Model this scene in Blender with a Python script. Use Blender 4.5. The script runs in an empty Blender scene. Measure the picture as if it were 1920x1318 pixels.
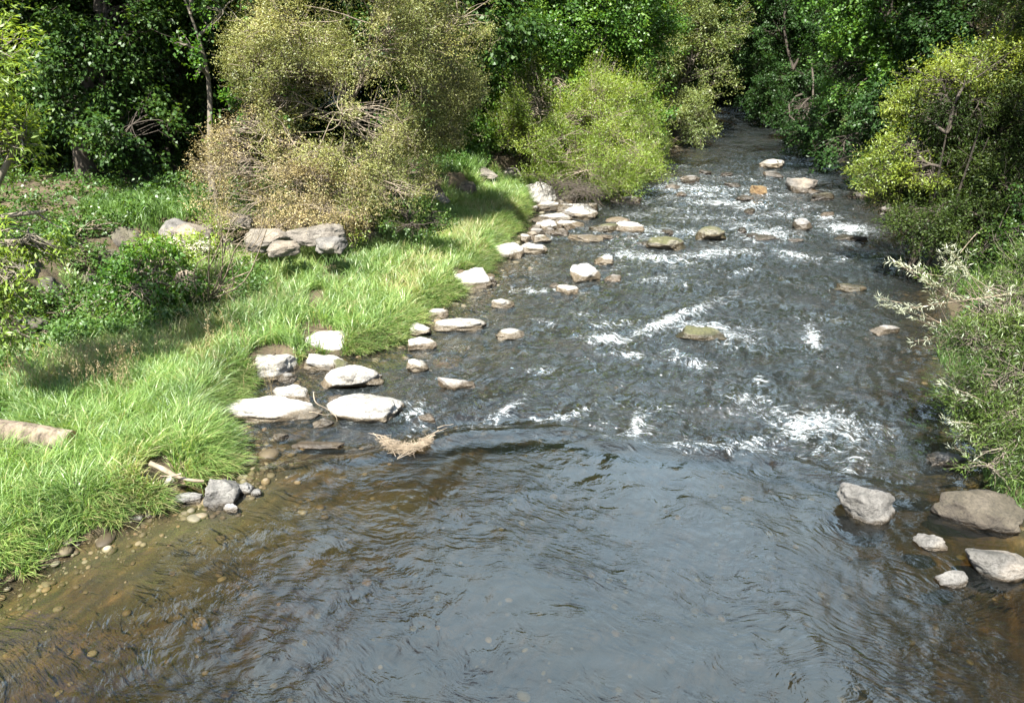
import bpy, math, random
import numpy as np
from mathutils import Vector

# ------------------------------------------------------------------ basics
scene = bpy.context.scene
COL = scene.collection
F, CX, CY, TH, CAMH = 1400.0, 960.0, 659.0, math.radians(23.5), 6.0
ST, CT = math.sin(TH), math.cos(TH)

def ray(u, v):
    x = (u - CX) / F; y = (CY - v) / F
    return np.array([x, CT + y * ST, -ST + y * CT])
def at(u, v, z=0.0):                     # the point of the plane at height z seen at this spot
    d = ray(u, v); t = (z - CAMH) / d[2]
    return np.array([d[0] * t, d[1] * t, z])
def P(u, v, Y):                          # the point seen at this spot at distance Y up the valley
    d = ray(u, v); t = Y / d[1]
    return np.array([d[0] * t, Y, CAMH + d[2] * t])
def proj(p):
    x = p[:, 0]; y = p[:, 1]; z = p[:, 2] - CAMH
    dep = np.maximum(y * CT - z * ST, 0.01)
    return CX + F * x / dep, CY - F * (y * ST + z * CT) / dep, dep

def _h(ix, iy, iz, seed):
    n = (ix.astype(np.int64) * 374761393 + iy.astype(np.int64) * 668265263 + iz.astype(np.int64) * 2147483647 + seed * 1274126177) & 0xffffffff
    n = ((n ^ (n >> 13)) * 1274126177) & 0xffffffff
    n = ((n ^ (n >> 16)) * 2246822519) & 0xffffffff
    return ((n ^ (n >> 15)) & 0xffffff) / float(0xffffff)
def vnoise(p, seed=0):
    p = np.asarray(p, float)
    i = np.floor(p).astype(np.int64); f = p - i; f = f * f * (3 - 2 * f)
    r = 0
    for dx in (0, 1):
        for dy in (0, 1):
            for dz in (0, 1):
                w = (f[:, 0] if dx else 1 - f[:, 0]) * (f[:, 1] if dy else 1 - f[:, 1]) * (f[:, 2] if dz else 1 - f[:, 2])
                r = r + w * _h(i[:, 0] + dx, i[:, 1] + dy, i[:, 2] + dz, seed)
    return r
def fbm(p, seed=0, oct=4, gain=0.5):
    r = 0; a = 1; s = 0; p = np.asarray(p, float)
    for k in range(oct):
        r = r + a * vnoise(p * 2.03 ** k + 17.3 * k, seed + k); s += a; a *= gain
    return r / s
def n2(x, y, sc, seed=0, oct=4):
    x = np.asarray(x, float); y = np.asarray(y, float)
    sh = np.broadcast(x, y).shape
    q = np.stack([np.broadcast_to(x, sh).ravel() * sc, np.broadcast_to(y, sh).ravel() * sc, np.zeros(int(np.prod(sh)) if sh else 1)], 1)
    return fbm(q, seed, oct).reshape(sh)
def ss(a, b, x):
    t = np.clip((x - a) / (b - a), 0, 1); return t * t * (3 - 2 * t)
def nrm(v):
    return v / np.maximum(np.linalg.norm(v, axis=-1, keepdims=True), 1e-9)

def mesh_from(name, V, Q, mat, smooth=True, attrs=None, vattrs=None, tris=None):
    me = bpy.data.meshes.new(name)
    V = np.ascontiguousarray(V, dtype=np.float32)
    me.vertices.add(len(V)); me.vertices.foreach_set('co', V.ravel())
    Q = np.ascontiguousarray(Q, dtype=np.int32); k = Q.shape[1]
    me.loops.add(Q.size); me.loops.foreach_set('vertex_index', Q.ravel())
    me.polygons.add(len(Q)); me.polygons.foreach_set('loop_start', np.arange(0, Q.size, k, dtype=np.int32))
    if not smooth:
        me.polygons.foreach_set('use_smooth', np.zeros(len(Q), dtype=bool))
    me.update(calc_edges=True)
    if attrs:
        for n, a in attrs.items():
            at_ = me.attributes.new(n, 'FLOAT', 'FACE'); at_.data.foreach_set('value', np.ascontiguousarray(a, dtype=np.float32))
    if vattrs:
        for n, a in vattrs.items():
            at_ = me.attributes.new(n, 'FLOAT', 'POINT'); at_.data.foreach_set('value', np.ascontiguousarray(a, dtype=np.float32))
    if mat: me.materials.append(mat)
    return me
def link(name, me, parent=None, loc=None):
    o = bpy.data.objects.new(name, me); COL.objects.link(o)
    if parent: o.parent = parent
    if loc is not None: o.location = loc
    return o
def tag(o, label=None, cat=None, group=None, kind=None):
    if label: o['label'] = label
    if cat: o['category'] = cat
    if group: o['group'] = group
    if kind: o['kind'] = kind
    return o
def empty(name, loc, label, cat, group=None):
    o = bpy.data.objects.new(name, None); COL.objects.link(o); o.location = [float(c) for c in loc]
    o.empty_display_size = 0.3
    return tag(o, label, cat, group)

# ------------------------------------------------------------------ materials
def newmat(name):
    m = bpy.data.materials.new(name); m.use_nodes = True
    nt = m.node_tree; nt.nodes.clear()
    out = nt.nodes.new('ShaderNodeOutputMaterial')
    return m, nt, out
def N(nt, t, **kw):
    n = nt.nodes.new(t)
    for k, v in kw.items():
        if k.startswith('i_'):
            n.inputs[k[2:].replace('_', ' ')].default_value = v
        else: setattr(n, k, v)
    return n
def ramp(nt, src, stops):
    r = nt.nodes.new('ShaderNodeValToRGB'); el = r.color_ramp.elements
    while len(el) < len(stops): el.new(0.5)
    for e, (p, c) in zip(el, stops):
        e.position = p; e.color = (c[0], c[1], c[2], 1) if hasattr(c, '__len__') else (c, c, c, 1)
    nt.links.new(src, r.inputs[0]); return r.outputs[0]
def noise_node(nt, coord, scale, detail=4, rough=0.55, mapping=None):
    n = nt.nodes.new('ShaderNodeTexNoise'); n.inputs['Scale'].default_value = scale
    n.inputs['Detail'].default_value = detail; n.inputs['Roughness'].default_value = rough
    if mapping:
        mp = nt.nodes.new('ShaderNodeMapping'); mp.inputs['Scale'].default_value = mapping
        nt.links.new(coord, mp.inputs['Vector']); coord = mp.outputs[0]
    nt.links.new(coord, n.inputs['Vector']); return n.outputs['Fac']
def mixc(nt, fac, a, b, mode='MIX'):
    m = nt.nodes.new('ShaderNodeMix'); m.data_type = 'RGBA'; m.blend_type = mode
    for s, v in ((m.inputs[0], fac), (m.inputs[6], a), (m.inputs[7], b)):
        if isinstance(v, (int, float)): s.default_value = v
        elif isinstance(v, tuple): s.default_value = (*v, 1)
        else: nt.links.new(v, s)
    return m.outputs[2]
def mth(nt, op, a, b=None, c=None, clamp=False):
    m = nt.nodes.new('ShaderNodeMath'); m.operation = op; m.use_clamp = clamp
    for s, v in zip(m.inputs, (a, b, c)):
        if v is None: continue
        if isinstance(v, (int, float)): s.default_value = v
        else: nt.links.new(v, s)
    return m.outputs[0]

def leaf_mat(name, stops, trans=0.4, gloss=0.035, sc=0.7, tint=None):
    m, nt, out = newmat(name)
    a = N(nt, 'ShaderNodeAttribute', attribute_name='rnd')
    col = ramp(nt, a.outputs['Fac'], stops)
    g = nt.nodes.new('ShaderNodeNewGeometry')
    nz = noise_node(nt, g.outputs['Position'], sc, 2)
    col = mixc(nt, 1.0, col, ramp(nt, nz, [(0.3, (0.72, 0.74, 0.7)), (0.7, (1.25, 1.2, 1.1))]), 'MULTIPLY')
    d = N(nt, 'ShaderNodeBsdfDiffuse'); t = N(nt, 'ShaderNodeBsdfTranslucent')
    gl = N(nt, 'ShaderNodeBsdfGlossy', i_Roughness=0.45)
    gl.inputs['Color'].default_value = (0.8, 0.85, 0.8, 1)
    nt.links.new(col, d.inputs['Color'])
    nt.links.new(mixc(nt, 1.0, col, (1.5, 1.35, 0.55) if tint is None else tint, 'MULTIPLY'), t.inputs['Color'])
    m1 = N(nt, 'ShaderNodeMixShader'); m1.inputs[0].default_value = trans
    nt.links.new(d.outputs[0], m1.inputs[1]); nt.links.new(t.outputs[0], m1.inputs[2])
    m2 = N(nt, 'ShaderNodeMixShader'); m2.inputs[0].default_value = gloss
    nt.links.new(m1.outputs[0], m2.inputs[1]); nt.links.new(gl.outputs[0], m2.inputs[2])
    nt.links.new(m2.outputs[0], out.inputs[0]); return m

def bark_mat(name, c1, c2, sc=6, bd=.03):
    m, nt, out = newmat(name)
    tc = nt.nodes.new('ShaderNodeNewGeometry')
    nz = noise_node(nt, tc.outputs['Position'], sc, 6, 0.65, (1, 1, 0.35))
    b = N(nt, 'ShaderNodeBsdfPrincipled', i_Roughness=0.9)
    nt.links.new(ramp(nt, nz, [(0.3, c1), (0.7, c2)]), b.inputs['Base Color'])
    bp = N(nt, 'ShaderNodeBump', i_Strength=0.7, i_Distance=bd); nt.links.new(nz, bp.inputs['Height'])
    nt.links.new(bp.outputs[0], b.inputs['Normal']); nt.links.new(b.outputs[0], out.inputs[0]); return m

def rock_mat(name, lo, mid, hi, moss=0.0, wetz=0.05, brown=0.3):
    m, nt, out = newmat(name)
    g = nt.nodes.new('ShaderNodeNewGeometry'); pos = g.outputs['Position']
    n1 = noise_node(nt, pos, 2.2, 8, 0.62); n2_ = noise_node(nt, pos, 26, 5, 0.7); n3 = noise_node(nt, pos, 1.1, 3)
    col = ramp(nt, n1, [(0.32, lo), (0.5, mid), (0.68, hi)])
    col = mixc(nt, 0.55, col, ramp(nt, n2_, [(0.36, (0.25, 0.24, 0.22)), (0.5, (1, 1, 1)), (0.66, (1.3, 1.3, 1.3))]), 'MULTIPLY')
    col = mixc(nt, mth(nt, 'MULTIPLY', ramp(nt, n3, [(0.5, 0.0), (0.7, 1.0)]), brown), col, (0.24, 0.17, 0.1))
    sx = nt.nodes.new('ShaderNodeSeparateXYZ'); nt.links.new(g.outputs['Normal'], sx.inputs[0])
    if moss > 0:
        mf = mth(nt, 'MULTIPLY', ramp(nt, mth(nt, 'ADD', mth(nt, 'MULTIPLY', sx.outputs['Z'], 0.35), n1), [(0.62, 0.0), (0.8, 1.0)]), moss)
        col = mixc(nt, mf, col, ramp(nt, n2_, [(0.3, (0.022, 0.026, 0.007)), (0.7, (0.075, 0.075, 0.025))]))
    sp = nt.nodes.new('ShaderNodeSeparateXYZ'); nt.links.new(pos, sp.inputs[0])
    wz = mth(nt, 'ADD', sp.outputs['Z'], mth(nt, 'MULTIPLY', n1, -0.07))
    wet = mth(nt, 'SUBTRACT', 1.0, mth(nt, 'SMOOTHSTEP', wz, wetz - 0.07, wetz - 0.01) if False else ramp(nt, mth(nt, 'ADD', mth(nt, 'MULTIPLY', wz, 4.0), 0.5 - 4 * wetz + 0.16), [(0.42, 0.0), (0.56, 1.0)]))
    col = mixc(nt, wet, col, mixc(nt, 1.0, col, (0.3, 0.25, 0.18), 'MULTIPLY'))
    b = N(nt, 'ShaderNodeBsdfPrincipled'); nt.links.new(col, b.inputs['Base Color'])
    nt.links.new(mth(nt, 'SUBTRACT', 0.88, mth(nt, 'MULTIPLY', wet, 0.55)), b.inputs['Roughness'])
    vr = nt.nodes.new('ShaderNodeTexVoronoi'); vr.feature = 'DISTANCE_TO_EDGE'; vr.inputs['Scale'].default_value = 3.1
    wv = nt.nodes.new('ShaderNodeVectorMath'); wv.operation = 'MULTIPLY_ADD'; wn = nt.nodes.new('ShaderNodeTexNoise'); wn.inputs['Scale'].default_value = 5; nt.links.new(pos, wn.inputs['Vector'])
    nt.links.new(wn.outputs['Color'], wv.inputs[0]); wv.inputs[1].default_value = (.35, .35, .35); nt.links.new(pos, wv.inputs[2]); nt.links.new(wv.outputs[0], vr.inputs['Vector'])
    crack = ramp(nt, vr.outputs['Distance'], [(0.0, 1.0), (0.035, 0.0)])
    col = mixc(nt, mth(nt, 'MULTIPLY', crack, 0.12), col, (0.05, 0.045, 0.04)); nt.links.new(col, b.inputs['Base Color'])
    bp = N(nt, 'ShaderNodeBump', i_Strength=1.0, i_Distance=0.05)
    nt.links.new(mth(nt, 'SUBTRACT', mth(nt, 'ADD', mth(nt, 'MULTIPLY', n1, 1.0), mth(nt, 'MULTIPLY', n2_, 0.5)), mth(nt, 'MULTIPLY', crack, 0.12)), bp.inputs['Height'])
    nt.links.new(bp.outputs[0], b.inputs['Normal']); nt.links.new(b.outputs[0], out.inputs[0]); return m

M = {}
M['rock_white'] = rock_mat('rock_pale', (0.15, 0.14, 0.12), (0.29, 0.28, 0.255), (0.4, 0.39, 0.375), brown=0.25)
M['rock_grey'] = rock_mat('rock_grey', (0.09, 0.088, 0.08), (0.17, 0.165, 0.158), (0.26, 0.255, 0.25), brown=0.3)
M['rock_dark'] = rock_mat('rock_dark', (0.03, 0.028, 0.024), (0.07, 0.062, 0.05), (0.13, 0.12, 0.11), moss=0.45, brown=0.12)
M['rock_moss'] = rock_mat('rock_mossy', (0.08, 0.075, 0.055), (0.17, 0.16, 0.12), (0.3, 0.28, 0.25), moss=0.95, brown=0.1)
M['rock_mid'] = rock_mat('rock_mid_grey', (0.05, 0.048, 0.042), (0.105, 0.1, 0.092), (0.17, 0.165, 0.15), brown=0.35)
M['rock_shade'] = rock_mat('rock_painted_shade', (0.018, 0.015, 0.011), (0.045, 0.037, 0.027), (0.085, 0.07, 0.055), moss=0.12, brown=0.0)  # brown stone under the willow, its shade put into the dark colour
M['rock_brown'] = rock_mat('rock_brown', (0.07, 0.042, 0.02), (0.13, 0.08, 0.035), (0.2, 0.135, 0.07), moss=0.3, wetz=-0.3, brown=0.2)
M['rock_bank'] = rock_mat('rock_bank', (0.07, 0.06, 0.05), (0.145, 0.13, 0.11), (0.24, 0.22, 0.195), moss=0.15, brown=0.3)

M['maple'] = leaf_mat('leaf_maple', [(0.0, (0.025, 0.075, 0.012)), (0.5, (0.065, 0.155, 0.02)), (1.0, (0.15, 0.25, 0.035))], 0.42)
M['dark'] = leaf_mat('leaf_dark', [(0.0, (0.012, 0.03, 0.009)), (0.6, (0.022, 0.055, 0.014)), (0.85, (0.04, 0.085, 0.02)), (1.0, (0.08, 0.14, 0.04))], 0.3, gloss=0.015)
M['lime'] = leaf_mat('leaf_lime', [(0.0, (0.09, 0.16, 0.025)), (0.5, (0.18, 0.27, 0.04)), (1.0, (0.3, 0.37, 0.08))], 0.45)
M['olive'] = leaf_mat('leaf_olive', [(0.0, (0.1, 0.125, 0.035)), (0.5, (0.2, 0.225, 0.07)), (0.8, (0.31, 0.31, 0.12)), (1.0, (0.42, 0.38, 0.22))], 0.3, tint=(1.3, 1.15, 0.6))
M['tan'] = leaf_mat('leaf_tan', [(0.0, (0.14, 0.12, 0.05)), (0.5, (0.28, 0.235, 0.105)), (1.0, (0.44, 0.37, 0.21))], 0.25, tint=(1.2, 1.0, 0.7))
M['sage'] = leaf_mat('leaf_sage', [(0.0, (0.07, 0.11, 0.03)), (0.5, (0.15, 0.2, 0.06)), (1.0, (0.26, 0.3, 0.12))], 0.35)
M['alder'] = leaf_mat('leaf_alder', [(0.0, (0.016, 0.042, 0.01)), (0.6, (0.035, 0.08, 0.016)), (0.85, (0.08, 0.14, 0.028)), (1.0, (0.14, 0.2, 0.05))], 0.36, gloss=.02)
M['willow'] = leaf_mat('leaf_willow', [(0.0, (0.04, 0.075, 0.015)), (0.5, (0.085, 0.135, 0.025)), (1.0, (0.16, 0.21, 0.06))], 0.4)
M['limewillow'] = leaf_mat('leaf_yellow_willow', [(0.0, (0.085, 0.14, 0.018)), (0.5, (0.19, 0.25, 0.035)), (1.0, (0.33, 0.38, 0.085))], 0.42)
M['shadewillow'] = leaf_mat('leaf_dark_willow', [(0.0, (0.018, 0.036, 0.008)), (0.6, (0.036, 0.06, 0.013)), (0.9, (0.07, 0.1, 0.022)), (1.0, (0.11, 0.14, 0.035))], 0.3, gloss=.015)  # shaded copy of the lit willow leaf above, shade put into the colour
M['silver'] = leaf_mat('leaf_silver', [(0.0, (0.025, 0.05, 0.01)), (0.5, (0.07, 0.12, 0.022)), (0.78, (0.13, 0.19, 0.04)), (0.86, (0.26, 0.29, 0.2)), (1.0, (0.38, 0.4, 0.33))], 0.35, tint=(1.25, 1.2, 0.7))
M['grass'] = leaf_mat('grass_blades', [(0.0, (0.085, 0.165, 0.045)), (0.45, (0.185, 0.305, 0.085)), (0.8, (0.31, 0.38, 0.14)), (0.93, (0.3, 0.31, 0.14)), (1.0, (0.42, 0.36, 0.22))], 0.45, 0.05, 0.9, tint=(1.25, 1.3, 0.6))
M['herb'] = leaf_mat('leaf_herb', [(0.0, (0.03, 0.07, 0.014)), (0.5, (0.06, 0.13, 0.025)), (1.0, (0.13, 0.2, 0.05))], 0.38)
M['straw'] = leaf_mat('dry_straw', [(0.0, (0.2, 0.15, 0.08)), (0.5, (0.34, 0.27, 0.16)), (1.0, (0.5, 0.42, 0.28))], 0.2, tint=(1.1, 1.0, 0.8))
M['flower'] = leaf_mat('white_blossom', [(0.0, (0.5, 0.5, 0.38)), (1.0, (0.78, 0.78, 0.68))], 0.3, tint=(1, 1, 0.9))
M['bark'] = bark_mat('bark_brown', (0.02, 0.016, 0.012), (0.075, 0.06, 0.045))
M['bark_pale'] = bark_mat('bark_pale', (0.06, 0.05, 0.036), (0.19, 0.165, 0.125))
M['twig'] = bark_mat('twig_grey', (0.08, 0.062, 0.045), (0.27, 0.225, 0.165), 12)
M['deadwood'] = bark_mat('deadwood', (0.12, 0.09, 0.06), (0.34, 0.28, 0.2), 5)
M['logbark'] = bark_mat('log_bark', (0.035, 0.026, 0.018), (0.25, 0.2, 0.145), 9, .09)
M['cutwood'] = bark_mat('cut_wood', (0.34, 0.18, 0.08), (0.55, 0.33, 0.17), 14)

# ------------------------------------------------------------------ river course
Lpx = [(-500, 1318), (-150, 1170), (0, 1105), (120, 1050), (200, 1000), (300, 968), (395, 935), (440, 885), (462, 835), (420, 790), (468, 730), (560, 700), (655, 672), (745, 640), (800, 588), (865, 545), (925, 492), (950, 452), (985, 405), (1005, 378), (1100, 357), (1185, 345), (1235, 298), (1285, 250), (1325, 208), (1340, 190)]
Rpx = [(2350, 1318), (2150, 1170), (2000, 1040), (1925, 985), (1900, 950), (1840, 860), (1800, 770), (1765, 680), (1775, 600), (1760, 500), (1730, 430), (1690, 388), (1625, 345), (1580, 305), (1520, 262), (1440, 215), (1405, 196)]
Lw = np.array([at(u, v) for u, v in Lpx]); Rw = np.array([at(u, v) for u, v in Rpx])
LY = np.concatenate([[-30], Lw[:, 1], [80, 100, 140, 400]]); LX = np.concatenate([[Lw[0, 0] - 3], Lw[:, 0], [22, 30, 46, 150]])
RY = np.concatenate([[-30], Rw[:, 1], [80, 100, 140, 400]]); RX = np.concatenate([[Rw[0, 0] + 3], Rw[:, 0], [29, 39, 60, 170]])
def xL(y): return np.interp(y, LY, LX) + 0.16 * (n2(y, y * 0, 1.3, 5) - 0.5) * 2
def xR(y): return np.interp(y, RY, RX) + 0.25 * (n2(y, y * 0 + 9, 0.9, 6) - 0.5) * 2
def slopeL(y): return (np.interp(y + 0.7, LY, LX) - np.interp(y - 0.7, LY, LX)) / 1.4
# line of the upper terrace on the left bank
Tpx = [(-700, 900), (-200, 700), (40, 600), (200, 500), (330, 448), (480, 446), (640, 452), (760, 415), (850, 365), (940, 325), (1020, 300), (1130, 280), (1210, 246), (1290, 205)]
Tw = np.array([at(u, v, 0.7) for u, v in Tpx])
TY = np.concatenate([[-30], Tw[:, 1], [90, 400]]); TX = np.concatenate([[Tw[0, 0] - 8], Tw[:, 0], [33, 380]])
def xT(y): return np.minimum(np.interp(y, TY, TX), np.interp(y, LY, LX) - 0.6)
# water level: calm pool, a lip, then falling over the riffle
LIP = [(380, 900), (700, 850), (860, 812), (1050, 800), (1130, 822), (1250, 838), (1400, 850), (1500, 868), (1620, 905), (1750, 930), (1900, 960)]
LIPw = np.array([at(u, v) for u, v in LIP])
def ylip(x): return np.interp(x, LIPw[:, 0], LIPw[:, 1])
def wz(x, y):
    d = y - ylip(x)
    return -0.07 * ss(-0.15, 0.45, d) - 0.10 * ss(0.5, 20, d)
COVES = [(at(u, v), r) for u, v, r in [(530, 712, .5), (600, 690, .5), (612, 650, .38), (600, 600, .25), (640, 670, .35), (470, 768, .3), (340, 925, .28), (400, 915, .25)]]
def gz(x, y):                                   # terrain height
    x = np.asarray(x, float); y = np.asarray(y, float)
    l = xL(y); r = xR(y); t = xT(y)
    dl = (l - x); dr = (x - r)
    dl = dl / np.sqrt(1 + np.clip(slopeL(y), -2, 2) ** 2)
    w = wz(x, y)
    inside = np.minimum(-dl, -dr)
    nb = n2(x, y, 0.9, 11); nf = n2(x, y, 3.0, 12)
    bed = w - 0.05 - 0.36 * ss(0, np.where(-dl < -dr, 4.6, 2.2), inside) - 0.22 * ss(0, .5, (x - l) / np.maximum(r - l, 1)) * ss(0, 1.2, -dr) - 0.12 * ss(3, 6, inside) * (y < 9.5) + 0.2 * (nb - 0.5) + 0.1 * (nf - 0.5)
    bed = np.minimum(bed, w - 0.03)
    left = w - 0.02 + 0.42 * ss(-0.05, 0.55, dl) + 0.14 * ss(0.6, 2.5, dl) + 0.12 * (nb - 0.5) * ss(0, 1, dl)
    hollow = -0.35 * ss(2.8, 4.2, dl) * (1 - ss(14, 17.5, y)) * (1 - ss(-0.1, 0.7, t - x))
    left = left + hollow
    cov = 0
    for c, cr in COVES:
        cov = np.maximum(cov, np.exp(-(((x - c[0]) ** 2 + (y - c[1]) ** 2) / cr ** 2) ** 1.5))
    left = left * (1 - cov) + (w - 0.14) * cov
    left = left + (0.85 + 0.25 * (nb - 0.5)) * ss(-0.25, 0.55, t - x + 0.6 * (nf - 0.5)) + 0.9 * ss(2, 20, t - x) + 3.0 * ss(25, 80, t - x)
    right = w - 0.02 + 0.7 * ss(-0.05, 1.0, dr) + 1.2 * ss(1, 5, dr) + 5.0 * ss(5, 50, dr) + 0.2 * (nb - 0.5) * ss(0, 1, dr)
    z = np.where(dl > -0.05, left, np.where(dr > -0.05, right, bed))
    return z

def hit(u, v):                                  # where the line of sight first meets the ground
    d = ray(u, v); t = np.linspace(5, 60, 2200); q = np.array([0, 0, CAMH]) + d[None] * t[:, None]
    z = np.maximum(gz(q[:, 0], q[:, 1]), wz(q[:, 0], q[:, 1])); k = int(np.argmax(q[:, 2] < z)); p = q[k].copy(); p[2] = z[k]; return p
# terrain sheet: fine near the camera, coarse far away
ys = np.concatenate([np.linspace(-25, 4, 24)[:-1], 4 + (np.exp(np.linspace(0, 1, 420) * math.log(1 + 90 / 4.0)) - 1) * 4.0, np.linspace(98, 420, 24)])
tt = np.linspace(-1, 1, 520)
xoff = np.sign(tt) * (np.abs(tt) * 14 + np.abs(tt) ** 5 * 40)
YY, TTg = np.meshgrid(ys, np.arange(len(tt)), indexing='ij')
cxy = 0.5 * (np.interp(YY, LY, LX) + np.interp(YY, RY, RX)) * (YY < 140) + (YY >= 140) * (np.interp(140, LY, LX) + 8)
XX = cxy + xoff[TTg] * (1 + np.maximum(YY, 0) / 30) * (1 + 3 * (YY > 98) * (YY - 98) / 320)
ZZ = gz(XX.ravel(), YY.ravel())
GV = np.stack([XX.ravel(), YY.ravel(), ZZ], 1)
nr, nc = len(ys), len(tt)
idx = np.arange(nr * nc).reshape(nr, nc)
GQ = np.stack([idx[:-1, :-1].ravel(), idx[:-1, 1:].ravel(), idx[1:, 1:].ravel(), idx[1:, :-1].ravel()], 1)
under = ss(0.06, -0.02, ZZ - wz(XX.ravel(), YY.ravel()))

def ground_mat():
    m, nt, out = newmat('earth_and_riverbed')
    g = nt.nodes.new('ShaderNodeNewGeometry'); pos = g.outputs['Position']
    a = N(nt, 'ShaderNodeAttribute', attribute_name='bed').outputs['Fac']
    n1 = noise_node(nt, pos, 1.2, 6); n2_ = noise_node(nt, pos, 9, 6, 0.65); n3 = noise_node(nt, pos, 0.45, 3)
    soil = ramp(nt, n1, [(0.3, (0.03, 0.022, 0.013)), (0.55, (0.075, 0.055, 0.032)), (0.75, (0.14, 0.11, 0.07))])
    soil = mixc(nt, 0.6, soil, ramp(nt, n2_, [(0.3, (0.5, 0.5, 0.45)), (0.7, (1.3, 1.3, 1.2))]), 'MULTIPLY')
    green = mixc(nt, ramp(nt, n2_, [(0.5, 0.0), (0.66, 0.7)]), soil, (0.05, 0.06, 0.02))
    mp = nt.nodes.new('ShaderNodeMapping'); mp.inputs['Rotation'].default_value = (0, 0, math.radians(24)); nt.links.new(pos, mp.inputs['Vector'])
    st = noise_node(nt, mp.outputs[0], 1.0, 6, 0.62, (9, 2.6, 3)); st2 = noise_node(nt, mp.outputs[0], 1.0, 4, 0.6, (2.6, 1.3, 1))
    v = nt.nodes.new('ShaderNodeTexVoronoi'); v.inputs['Scale'].default_value = 5.0; nt.links.new(pos, v.inputs['Vector'])
    sc = nt.nodes.new('ShaderNodeSeparateColor'); nt.links.new(v.outputs['Color'], sc.inputs[0])
    peb = ramp(nt, st, [(0.3, (0.007, 0.005, 0.002)), (0.45, (0.019, 0.0135, 0.005)), (0.58, (0.04, 0.027, 0.01)), (0.72, (0.085, 0.06, 0.026))])
    peb = mixc(nt, 0.6, peb, ramp(nt, st2, [(0.3, (0.5, 0.52, 0.45)), (0.5, (1.0, 1.0, 1.0)), (0.7, (1.55, 1.4, 1.1))]), 'MULTIPLY')
    peb = mixc(nt, 0.35, peb, ramp(nt, sc.outputs[0], [(0.0, (0.4, 0.4, 0.4)), (0.8, (1.1, 1.1, 1.0)), (1.0, (2.0, 1.6, 1.2))]), 'MULTIPLY')
    peb = mixc(nt, ramp(nt, n3, [(0.42, 0.0), (0.62, 0.6)]), peb, (0.045, 0.045, 0.014))
    col = mixc(nt, a, green, peb)
    b = N(nt, 'ShaderNodeBsdfPrincipled', i_Roughness=0.9); nt.links.new(col, b.inputs['Base Color'])
    bp = N(nt, 'ShaderNodeBump', i_Strength=0.8, i_Distance=0.05)
    nt.links.new(n2_, bp.inputs['Height'])
    nt.links.new(bp.outputs[0], b.inputs['Normal']); nt.links.new(b.outputs[0], out.inputs[0]); return m
tag(link('ground', mesh_from('ground', GV, GQ, ground_mat(), vattrs={'bed': under})), 'brown river bed and earthen banks', kind='structure')

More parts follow.
